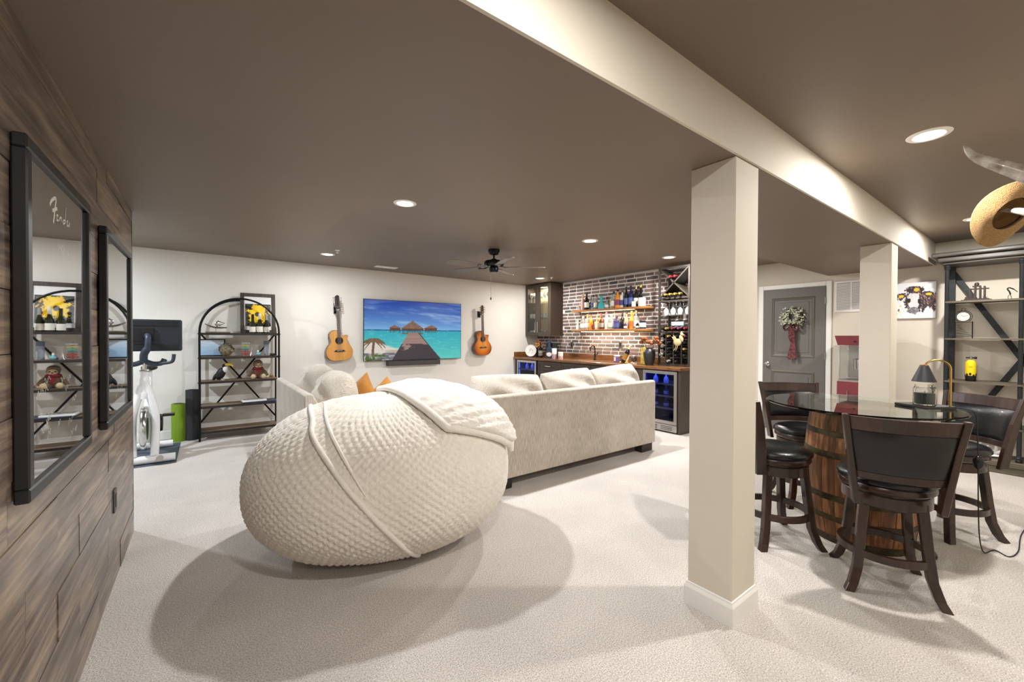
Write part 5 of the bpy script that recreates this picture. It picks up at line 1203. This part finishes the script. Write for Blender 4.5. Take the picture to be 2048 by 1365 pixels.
def make_stool():
    o = thing('bar_stool', 'stool', 'bar stool')
    for sx in (-1, 1):
        for sy in (-1, 1):
            b = MB(); P = [(.115, .50), (.125, .38), (.135, .25), (.148, .12), (.17, .04), (.19, 0)]; w = .021
            vs_ = []
            for r, z in P: vs_ += [(sx * r + i * w, sy * r + j * w, z) for i, j in ((-1, -1), (1, -1), (1, 1), (-1, 1))]
            fs = [(k * 4 + j, k * 4 + (j + 1) % 4, k * 4 + 4 + (j + 1) % 4, k * 4 + 4 + j) for k in range(len(P) - 1) for j in range(4)] + [(3, 2, 1, 0), tuple(len(P) * 4 - 4 + j for j in range(4))]
            b.add(vs_, fs).build('leg', M_SWD, o, bevel=.003)
    MB().lathe([(0, .455), (.185, .455), (.19, .46), (.19, .515), (.185, .52), (0, .52)], 36).build('apron', M_SWD, o)
    MB().lathe([(0, .52), (.165, .52), (.165, .53), (0, .53)], 36).build('swivel', M_STEEL, o)
    MB().lathe([(0, .53), (.195, .53), (.205, .54), (.205, .56), (.198, .568), (0, .568)], 36).build('seat_ring', M_SWD, o)
    MB().lathe([(0, .565), (.2, .566), (.213, .578), (.214, .592), (.2, .612), (.15, .626), (.08, .63), (0, .631)], 40).build('seat_cushion', M_LTH, o)
    r0, r1, z0, z1 = .185, .207, .175, .215
    MB().lathe([(r0, z0), (r1, z0), (r1, z1), (r0, z1), (r0, z0)], 40).build('footrest_ring', M_SWD, o, bevel=.002)
    for s in (-1, 1):
        b = MB(); P = [(-.192, .165, .475), (-.205, .183, .62), (-.225, .203, .78), (-.262, .226, .95)]; vs_ = []
        for (x, y, z), dx in zip(P, (.032, .03, .026, .018)): vs_ += [(x - dx, s * (y - .012), z), (x + dx, s * (y - .012), z), (x + dx, s * (y + .016), z), (x - dx, s * (y + .016), z)]
        fs = [(k * 4 + j, k * 4 + (j + 1) % 4, k * 4 + 4 + (j + 1) % 4, k * 4 + 4 + j) for k in range(3) for j in range(4)] + [(3, 2, 1, 0), (12, 13, 14, 15)]
        b.add(vs_, fs).build('back_post', M_SWD, o, bevel=.004)
    arcpanel(.868, .942, .022, .206, .214, -.243, -.258, .045).build('top_rail', M_SWD, o, bevel=.004)
    arcpanel(.615, .655, .022, .172, .178, -.206, -.210, .04).build('lower_rail', M_SWD, o, bevel=.003)
    arcpanel(.655, .868, .02, .178, .206, -.212, -.243, .043, 16, .018).build('back_pad', M_LTH, o)
    return o
proto = make_stool()
for k, (x, y, a, lab) in enumerate(((3.0, .582, .44, 'espresso bar stool with its leather back across the front of the barrel'), (3.075, 1.16, -.64, 'espresso bar stool tucked between the white column and the barrel'), (3.95, 1.275, -2.365, 'espresso bar stool beyond the glass top, facing away from the grey door'), (4.165, .485, 2.55, 'espresso bar stool beside the metal etagere, lamp cord hanging in front'))):
    o = proto if k == 0 else copy_tree(proto)
    o.location = (x, y, 0); o.rotation_euler = (0, 0, a); tag(o, lab, 'bar stool', 'bar stools round the barrel')
# candle warmer lamp, candle and cord
la = thing('candle_warmer_lamp', 'black and brass candle warmer lamp on the glass top', 'lamp', (3.72, .535, GT), -.55)
MB().box(-.105, .105, -.10, .10, 0, .016).build('base', mat('lamp_base', (30, 28, 26), .4, var=.1), la, bevel=.003)
arc = [(.075, -.085, .016), (.075, -.085, .22)] + [(.075 - .042 * (1 - math.cos(a)), -.085 + .042 * (1 - math.cos(a)), .25 + .055 * math.sin(a)) for a in np.linspace(0, PI, 14)] + [(-.009, -.001, .235)]
MB().tube(arc, .0055, 10).build('brass_arm', M_BRASS, la)
MB().lathe([(.019, .268), (.021, .27), (.060, .168), (.058, .166), (.019, .266), (.019, .268)], 32, (-.009, -.001, -.002)).build('shade', mat('lamp_shade', (34, 34, 36), .5, var=.08), la)
MB().lathe([(0, .236), (.018, .238), (.02, .262), (.02, .272), (0, .274)], 14, (-.009, -.001, 0)).build('shade_cap', M_BRASS, la)
cj = thing('candle_jar', 'dark green candle in a glass jar under the black lamp shade', 'candle', (3.712, .535, GT + .0168))
MB().lathe([(0, 0), (.052, 0), (.056, .006), (.056, .1), (.05, .112), (.046, .116), (.048, .128), (.045, .128), (.043, .115), (.052, .1), (.052, .006), (0, .004)], 32).build('jar', M_GLASS, cj)
MB().lathe([(0, .005), (.05, .006), (.051, .076), (0, .078)], 28).build('wax', mat('green_wax', (40, 50, 42), .3, var=.15), cj); MB().cyl((0, 0, .077), (0, 0, .088), .0015, 5).build('wick', M_BLACKP, cj)
cd = thing('lamp_cord', 'black lamp cord with an inline switch trailing off the glass top to the floor', 'cord', (3.80, .44, 0))
cpts = spline([(3.81, .46, GT + .004), (3.80, .40, GT + .004), (3.775, .345, GT + .003), (3.77, .318, GT - .03), (3.775, .312, .75), (3.78, .308, .62), (3.79, .305, .35), (3.82, .300, .12), (3.88, .285, .012), (4.0, .25, .004), (3.95, .19, .004), (4.1, .16, .004), (4.5, .16, .004), (5.0, .1, .004), (5.6, -.1, .004)], 8)
MB().tube([(p.x - 3.80, p.y - .44, p.z) for p in cpts], .0032, 8).build('cable', M_BLACKP, cd)
MB().ell((3.781 - 3.80, .307 - .44, .585), (.019, .025, .044), 14, 10).build('inline_switch', mat('switch_black', (24, 24, 26), .2, var=.05), cd)

# ================================================================== FAR WALL: WREATH, POPCORN MACHINE, PAINTING
wr = thing('door_wreath', 'pale green wreath with a red plaid bow hanging on the grey door', 'wreath', (XW - .063, 2.305, 1.635)); random.seed(6)
MB().tube([(0, .105 * math.cos(a), .105 * math.sin(a)) for a in np.linspace(0, 2 * PI, 30)[:-1]], .022, 8, closed=True).build('vine_ring', mat('vine', (88, 84, 60), .9, var=.3, vscale=50), wr)
leafm = []
for c in ((232, 236, 220), (184, 196, 156), (244, 244, 234)):
    me = MB().add([(0, 0, 0), (.012, .018, .006), (0, .042, .002), (-.012, .018, .006), (0, .02, -.004)], [(0, 1, 4), (1, 2, 4), (2, 3, 4), (3, 0, 4)]).mesh('leaf'); me.materials.append(mat('leaf_%d' % c[0], c, .7, var=.15, vscale=60)); leafm.append(me)
for k in range(280):
    a = random.uniform(0, 2 * PI); b = random.uniform(0, 2 * PI); r = .105 + .042 * math.cos(b)
    o = bpy.data.objects.new('leaf', leafm[k % 3]); col.objects.link(o); o.parent = wr
    o.location = (-.012 - .028 * abs(math.sin(b)), r * math.cos(a), r * math.sin(a)); o.rotation_euler = (random.uniform(0, 6.3), random.uniform(0, 6.3), random.uniform(0, 6.3))
M_PLAID = mat('bow_plaid', (126, 66, 70), .8, rgb2=(46, 22, 28), vscale=38)
bw = MB()
for s in (-1, 1):
    lp = spline([(-.03, 0, -.125), (-.06, s * .05, -.10), (-.055, s * .09, -.135), (-.045, s * .07, -.185), (-.03, 0, -.135)], 6); bw.tube(lp, .018, 8, flat=.5)
bw.ell((-.05, 0, -.13), (.02, .022, .022), 12, 8).build('bow', M_PLAID, wr)
for (a, b, c) in ((.012, .0, .03), (-.022, -.03, -.045)):
    tl = spline([(-.04, a * .5, -.14), (-.045, a, -.28), (-.03, b, -.40), (-.03, c, -.60)], 8); MB().tube(tl, [.02 + .006 * math.sin(k * .35) for k in range(len(tl))], 8, flat=.3).build('ribbon_tail', M_PLAID, wr)
pp = thing('popcorn_machine', 'red popcorn cart with a glass cabinet behind the white column', 'popcorn machine', (6.40, 1.44, 0))
M_RED = mat('popcorn_red', (122, 52, 60), .35, var=.05)
def fr(b, x0, x1, y0, y1, z0, x2, x3, y2, y3, z1): return b.add([(x0, y0, z0), (x1, y0, z0), (x1, y1, z0), (x0, y1, z0), (x2, y2, z1), (x3, y2, z1), (x3, y3, z1), (x2, y3, z1)], [(3, 2, 1, 0), (4, 5, 6, 7), (0, 1, 5, 4), (1, 2, 6, 5), (2, 3, 7, 6), (3, 0, 4, 7)])
MB().box(-.2, .2, -.2, .2, .12, .60).build('cart_body', M_RED, pp, bevel=.004)
for sx in (-1, 1):
    for sy in (-1, 1): MB().lathe([(0, -.012), (.058, -.012), (.06, 0), (.058, .012), (0, .012)], 20, M=T(sx * .16, sy * .205, .06) @ Rx(PI / 2)).build('wheel', M_BLACKP, pp)
for s in (-1, 1): MB().box(s * .16 - .015, s * .16 + .015, -.19, .19, .055, .125).build('axle_rail', M_BLACKP, pp)
MB().box(-.19, .19, -.225, .225, .60, .815).build('base_box', M_RED, pp, bevel=.004)
MB().box(-.185, .185, -.215, .215, .815, .835).build('tray', M_STEEL, pp)
for sx in (-1, 1):
    for sy in (-1, 1): MB().box(sx * .178 - .008, sx * .178 + .008, sy * .208 - .008, sy * .208 + .008, .835, 1.255).build('corner_post', M_CHROME, pp)
for sy in (-1, 1): MB().box(-.17, .17, sy * .208 - .002, sy * .208 + .002, .84, 1.25).build('glass_side', M_GLASS, pp)
MB().box(.176, .18, -.2, .2, .84, 1.25).build('steel_back', M_STEEL, pp); MB().box(-.18, -.176, -.2, .2, .84, 1.25).build('glass_front', M_GLASS, pp)
MB().lathe([(0, .0), (.09, 0), (.095, .02), (.095, .12), (.07, .13), (0, .13)], 24, (0, .02, .96)).build('kettle', M_CHROME, pp); MB().cyl((0, .02, 1.08), (0, .02, 1.255), .01, 10).build('kettle_rod', M_CHROME, pp); MB().tube([(-.09, .02, 1.04), (-.15, .02, 1.05), (-.15, .02, 1.0)], .006, 8).build('kettle_handle', M_BLACKP, pp)
fr(MB(), -.19, .19, -.222, .222, 1.255, -.215, .215, -.245, .245, 1.37).build('canopy', M_RED, pp)
MB().lathe([(0, 0), (.012, 0), (.012, .006), (0, .006)], 14, M=T(-.204, .05, 1.30) @ Ry(-PI / 2)).build('switch_knob', M_BLACKP, pp); MB().tube([(-.192, .12, .63), (-.205, .12, .64), (-.205, .12, .70), (-.192, .12, .71)], .005, 8).build('drawer_pull', M_CHROME, pp)
cw = thing('cow_painting', 'unframed canvas painting of a black and white cow with flowers', 'painting', (XW - .001, 1.085, 1.577)); CW, CH = .40, .42
MB().box(-.032, -.001, -CW / 2, CW / 2, 0, CH).build('canvas', M_WHITE, cw, bevel=.002)
def cow(u, v):      # u runs from the left edge as seen from the room
    def E(cx, cy, rx, ry, a=0.): x, y = u - cx, v - cy; x, y = x * math.cos(a) + y * math.sin(a), -x * math.sin(a) + y * math.cos(a); return (x / rx) ** 2 + (y / ry) ** 2 + (fbm(u * 26, v * 26, 3) - .5) * 1.1 < 1
    c = mix((238, 238, 240), (222, 224, 230), fbm(u * 3, v * 3, 1)); dk = mix((36, 28, 40), (96, 70, 74), max(0, fbm(u * 26, v * 26, 5) - .3) * 2)
    if E(.87, .42, .22, .30): c = dk
    if E(.86, .18, .1, .14): c = (226, 226, 230) if fbm(u * 12, v * 12, 2) > .4 else c
    if E(.56, .50, .22, .36): c = dk
    if E(.54, .52, .115, .33): c = mix((236, 234, 232), (200, 200, 206), fbm(u * 20, v * 20, 8))
    if E(.55, .80, .20, .10): c = dk
    if E(.26, .63, .14, .09, .35): c = dk
    if E(.27, .63, .06, .04, .35): c = (236, 190, 40)
    if E(.84, .66, .15, .085, -.15): c = dk
    if E(.86, .66, .07, .035, -.1): c = (238, 196, 44)
    if E(.60, .80, .06, .05): c = (232, 190, 48)
    if E(.44, .50, .035, .06) or E(.66, .47, .04, .07): c = (24, 20, 26)
    if c == dk and vnoise(u * 60 + v * 30, v * 14 - u * 10, 7) > .78: c = mix((226, 220, 222), (170, 120, 90), vnoise(u * 9, v * 9, 2))
    if E(.53, .22, .13, .09): c = mix((190, 190, 196), (60, 56, 62), fbm(u * 26, v * 26, 4))
    for k in range(12):
        fx, fy = .06 + .25 * vnoise(k * 3.1, 1.7, 1), .08 + .46 * vnoise(k * 5.3, 9.1, 2)
        if math.hypot(u - fx, v - fy) < .022: c = (238, 206, 90) if k % 3 else (70, 80, 120)
    if u < .34 and abs(math.sin(u * 30 + v * 13)) < .07 and v < .55: c = (150, 156, 110)
    return c
pc_ = picture('painted_face', picmat('print_matt', .6), CW, CH, 130, 120, lambda u, v: cow(1 - u, v), cw, 'yz', (-.0335, 0, 0)); 

# ================================================================== METAL ETAGERE ON THE FAR WALL
eg = thing('etagere', 'tall iron etagere with carved crown and crossed straps against the far wall', 'shelf', (6.35, .255, 0))
M_IRON = mat('iron_grey', (56, 60, 63), .45, .6, var=.25, vscale=20); M_GRW = wood('grey_wood', (64, 57, 46), (88, 80, 66), (110, 101, 86), 'y', 3.5, .55, 0, .15, 10); M_CRW = wood('crown_wood', (36, 32, 29), (60, 55, 50), (84, 78, 71), 'y', 3.5, .4, .1, .1, 10)
EY = .505
for y in (-EY, 0, EY):
    for x in (.02, .33):
        if y == 0 and x > .1: continue
        p = MB().lathe([(0, .13), (.022, .13), (.024, .15), (.016, .158), (.024, .168), (.018, .18), (.017, .2), (.017, 2.07), (.019, 2.075), (.026, 2.085), (.02, 2.095), (.027, 2.105), (.02, 2.12), (0, 2.125)], 18, (x, y, 0)) if x < .1 else MB().box(x - .02, x + .02, y - .03, y + .03, .13, 2.125)
        p.build('post', M_IRON, eg)
MB().box(-.015, .36, -EY - .05, EY + .05, 0, .07).box(-.03, .3655, -EY - .06, EY + .06, .07, .128).build('plinth', M_GRW, eg, bevel=.006)
for k, (e_, z0, z1) in enumerate(((.0, 2.126, 2.15), (.03, 2.15, 2.205), (.07, 2.205, 2.25))): MB().box(-.02 - e_, .372, -EY - .04 - e_, EY + .04 + e_, z0, z1).build('crown_moulding', M_CRW, eg, bevel=.014, seg=3)
ES = (.452, .892, 1.343, 1.735)
for z in ES:
    MB().box(.0, .36, -EY - .01, EY + .01, z - .012, z).build('shelf_board', M_GRW, eg); MB().box(-.004, .004, -EY, EY, z - .016, z + .002).build('shelf_rail', M_GRW, eg)
for s in (-1, 1): MB().bar((.345, -s * EY, .16), (.345, s * EY, 2.09), .008, .05, up=(0, 0, 1)).build('cross_strap', M_IRON, eg)
def eg_at(x, y, z): return (x, y, z + .0005)
mm = thing('temple_model', 'dark carved wooden gate model on the top etagere shelf', 'model', eg_at(6.46, .555, ES[3]), PI / 2)
M_DKW = mat('dark_carving', (54, 40, 38), .5, var=.3, vscale=40)
MB().box(-.105, .105, -.06, .06, 0, .012).box(-.085, .085, -.05, .05, .012, .022).build('base', M_DKW, mm)
for x in (-.055, -.025, .01, .045): 
    for y in (-.03, .03): MB().box(x - .006, x + .006, y - .006, y + .006, .02, .15 if x < .04 else .13).build('pillar', M_DKW, mm)
MB().box(-.085, .085, -.012, .012, .118, .13).box(-.03, .03, -.012, .012, .145, .158).build('lintel', M_DKW, mm); MB().lathe([(0, .0), (.016, 0), (.018, .02), (.01, .032), (0, .034)], 12, (0, 0, .158)).build('bell', M_DKW, mm); MB().ell((-.055, -.045, .045), (.018, .014, .018), 12, 8).build('shell', mat('shell', (226, 206, 150), .4, var=.1), mm)
for k in range(3): MB().box(.03 + k * .02, .045 + k * .02, -.05, -.02, .022, .035 + .006 * k).build('block', M_DKW, mm)
ht = thing('bird_sculpture', 'thin dark metal heron sculpture at the end of the top etagere shelf', 'sculpture', eg_at(6.47, .33, ES[3]), PI / 2)
MB().tube(spline([(0, 0, .05), (.008, 0, .08), (.02, 0, .105), (.01, 0, .12)], 5), [.006] * 16, 8).build('body', M_IRON, ht); MB().tube(spline([(.01, 0, .12), (-.02, 0, .10), (-.045, 0, .07)], 5), [.006] * 6 + [.003] * 5, 8).build('neck_and_bill', M_IRON, ht)
for x in (-.008, .012): MB().tube([(x, 0, .0), (x + .004, 0, .03), (.002, 0, .055)], .0025, 6).build('leg', M_IRON, ht)
MB().box(-.02, .025, -.012, .012, 0, .003).build('base', M_IRON, ht)
ck = thing('wire_clock', 'small wire-frame grandfather clock with a round white dial', 'clock', eg_at(6.45, .645, ES[2])); ck.scale = (1.15, 1.15, 1.15)
w_ = MB()
for s in (-1, 1):
    for x in (0, .04): w_.tube([(x, s * .055, 0), (x, s * .055, .155)], .0022, 6)
for z in (.02, .15): w_.tube([(0, -.055, z), (0, .055, z)], .0022, 6).tube([(0, -.055, z), (.04, -.055, z)], .0022, 6).tube([(0, .055, z), (.04, .055, z)], .0022, 6)
w_.tube([(0, .055 * math.cos(a), .2 + .055 * math.sin(a)) for a in np.linspace(-.9, PI + .9, 20)], .0022, 6).tube([(0, .012 * math.cos(a), .265 + .014 * math.sin(a)) for a in np.linspace(-1, PI + 1, 12)], .002, 6)
for k in range(4): w_.tube([(0, -.05 + .02 * k, .03 + .02 * k), (0, .04, .05 + .025 * k)], .0018, 5)
w_.build('wire_frame', M_BLACK, ck); MB().lathe([(0, 0), (.041, 0), (.043, .004), (.041, .01), (0, .01)], 28, M=T(0, 0, .2) @ Ry(-PI / 2)).build('dial', mat('dial_ivory', (206, 202, 192), .5, var=.03), ck)
MB().lathe([(.041, .002), (.046, .002), (.046, .012), (.041, .012), (.041, .002)], 28, M=T(0, 0, .2) @ Ry(-PI / 2)).build('bezel', M_BLACK, ck)
for k in range(12): MB().box(-.0108, -.01, -.0012, .0012, .029, .036).build('hour_mark', M_BLACKP, ck, loc=(0, 0, .2), rot=(k * PI / 6, 0, 0))
for a, l in ((.6, .022), (-1.2, .03)): MB().bar((-.0105, 0, .2), (-.0105, l * math.sin(a), .2 + l * math.cos(a)), .002).build('clock_hand', M_BLACKP, ck)
sc = thing('scuba_tank', 'yellow model scuba tank with black base on the etagere', 'scuba tank', eg_at(6.48, .59, ES[1]))
M_YEL = mat('tank_yellow', (244, 214, 26), .35, var=.05)
MB().lathe([(0, .055), (.049, .055), (.05, .07), (.05, .175), (.046, .2), (.03, .218), (.014, .224), (0, .225)], 28).build('cylinder', M_YEL, sc)
MB().lathe([(0, 0), (.046, 0), (.05, .006), (.0505, .058), (0, .058)], 28).build('boot', M_BLACKP, sc)
random.seed(5)
for k in range(10): a = k * .63; MB().ell((.0497 * math.cos(a), .0497 * math.sin(a), .06 + .008 * (k % 3)), (.004, .012, .014), 8, 6, M=Rz(a)).build('boot_tooth', M_BLACKP, sc)
MB().cyl((0, 0, .22), (0, 0, .265), .011, 12).build('valve', M_STEEL, sc); MB().cyl((0, -.03, .245), (0, .045, .245), .006, 10).cyl((0, -.055, .245), (0, -.03, .245), .012, 10).build('valve_knob', M_BLACKP, sc)
MB().tube([(-.0512 + .002 * abs(t - .3), .012 - .032 * t, .150 + .006 * math.sin(14 * t)) for t in np.linspace(0, 1, 14)], .0012, 5).build('script_mark', M_BLACKP, sc)
sc.scale = (.8, .8, 1.)
bkl = thing('stacked_papers', 'small stack of white books on the lower etagere shelf', 'books', eg_at(6.50, .36, ES[0])); MB().box(-.09, .09, -.07, .07, 0, .014).build('book', M_WHITE, bkl, bevel=.002); MB().box(-.08, .08, -.06, .06, .0145, .024).build('book', L_W, bkl, bevel=.002)
cr = thing('white_driftwood', 'pale branching driftwood piece on the etagere base', 'ornament', (6.48, .46, .1295)); random.seed(12)
for k in range(5): MB().tube(spline([(0, .0, .02), (random.uniform(-.05, .05), .05 * (k - 2), .07), (random.uniform(-.06, .06), .055 * (k - 2), .11 + .02 * (k % 2))], 4), [.02 - .0015 * j for j in range(9)], 8).build('branch', M_WHITE, cr)
MB().ell((0, 0, .018), (.07, .12, .018), 14, 8).build('root', M_WHITE, cr)

# ================================================================== LONGHORN MOUNT AND STRAW HAT
lh = thing('longhorn_mount', 'pair of long steer horns mounted high on the side wall', 'horns', (2.97, -.49, 1.90))
M_HORN = mat('horn', (230, 225, 216), .25, rgb2=(130, 120, 112), vscale=6, coat=.4, stretch=(1, 3, 3))
MB().ell((0, .14, 0), (.13, .13, .15), 18, 12).build('wrapped_centre', mat('horn_leather', (84, 58, 40), .6, var=.2), lh); MB().box(-.12, .12, -.0102, .03, -.16, .16).build('wall_plaque', M_DKW, lh, bevel=.008)
hp = spline([(-.08, .2, .02), (-.32, .36, -.02), (-.47, .53, .03), (-.50, .62, .09), (-.505, .71, .165), (-.50, .742, .225)], 7); MB().tube(hp, [.046 - .042 * (k / (len(hp) - 1)) ** 1.4 for k in range(len(hp))], 16).build('horn', M_HORN, lh)
hp2 = spline([(.08, .2, .02), (.30, .32, -.01), (.44, .45, .03), (.50, .58, .09), (.515, .66, .13), (.58, .724, .156)], 7); MB().tube(hp2, [.044 - .040 * (k / (len(hp2) - 1)) ** 1.4 for k in range(len(hp2))], 16).build('horn', M_HORN, lh)
hat = thing('straw_hat', 'woven straw cowboy hat hanging on the tip of a steer horn', 'hat', (3.50, .185, 2.02))
M_STRAW = mat('hat_straw', (186, 150, 100), .8, rgb2=(146, 112, 68), vscale=220, bump=.8, bscale=220)
def hat_mesh():
    b = MB(); nu, rings = 48, []
    def ring(rx, ry, zf): return [(rx * math.cos(a), ry * math.sin(a), zf(a)) for a in [2 * PI * j / nu for j in range(nu)]]
    brim = lambda k: (lambda a: k * (.05 * math.sin(a) ** 2 - .02 * math.cos(a) ** 2))
    R = [ring(.215, .17, brim(1.)), ring(.18, .145, brim(.55)), ring(.14, .115, brim(.2)), ring(.105, .085, lambda a: .0), ring(.1, .08, lambda a: .05), ring(.095, .072, lambda a: .1), ring(.085, .055, lambda a: .122 - .012 * abs(math.cos(a))), ring(.05, .025, lambda a: .108), ring(.01, .006, lambda a: .098)]
    vs_ = [p for r in R for p in r]; n = len(vs_)
    vs_ += [(p[0] * (1 if i < nu else .965), p[1] * (1 if i < nu else .965), p[2] - .006) for i, p in enumerate(vs_)]
    fs = []; k = len(R)
    for o in (0, n):
        for i in range(k - 1):
            for j in range(nu): q = (o + i * nu + j, o + i * nu + (j + 1) % nu, o + (i + 1) * nu + (j + 1) % nu, o + (i + 1) * nu + j); fs.append(q if o == 0 else q[::-1])
        fs.append(tuple(o + (k - 1) * nu + j for j in range(nu)))
    for j in range(nu): fs.append((j, (j + 1) % nu, n + (j + 1) % nu, n + j))
    return b.add(vs_, fs, True)
_vr = Vector((.97, .05, .2)); _lf = Vector((-.05, 1, 0))
_ax = (_vr * .72 + _lf * .62 + _z0 * .34).normalized()       # crown points away from the room, opening towards it
_lx = (_lf * -.60 + _z0 * .78); _lx = (_lx - _ax * _lx.dot(_ax)).normalized(); _ly = _ax.cross(_lx)
HM = Matrix(((_lx.x, _ly.x, _ax.x, 0), (_lx.y, _ly.y, _ax.y, 0), (_lx.z, _ly.z, _ax.z, 0), (0, 0, 0, 1)))
h_ = hat_mesh().build('hat_body', M_STRAW, hat); h_.matrix_local = HM @ Matrix.Scale(.86, 4)
hb = MB().tube([(.1045 * math.cos(a), .0845 * math.sin(a), .014) for a in np.linspace(0, 2 * PI, 40)[:-1]], .009, 8, closed=True).build('hat_band', M_DKW, hat); hb.matrix_local = HM @ Matrix.Scale(.86, 4)
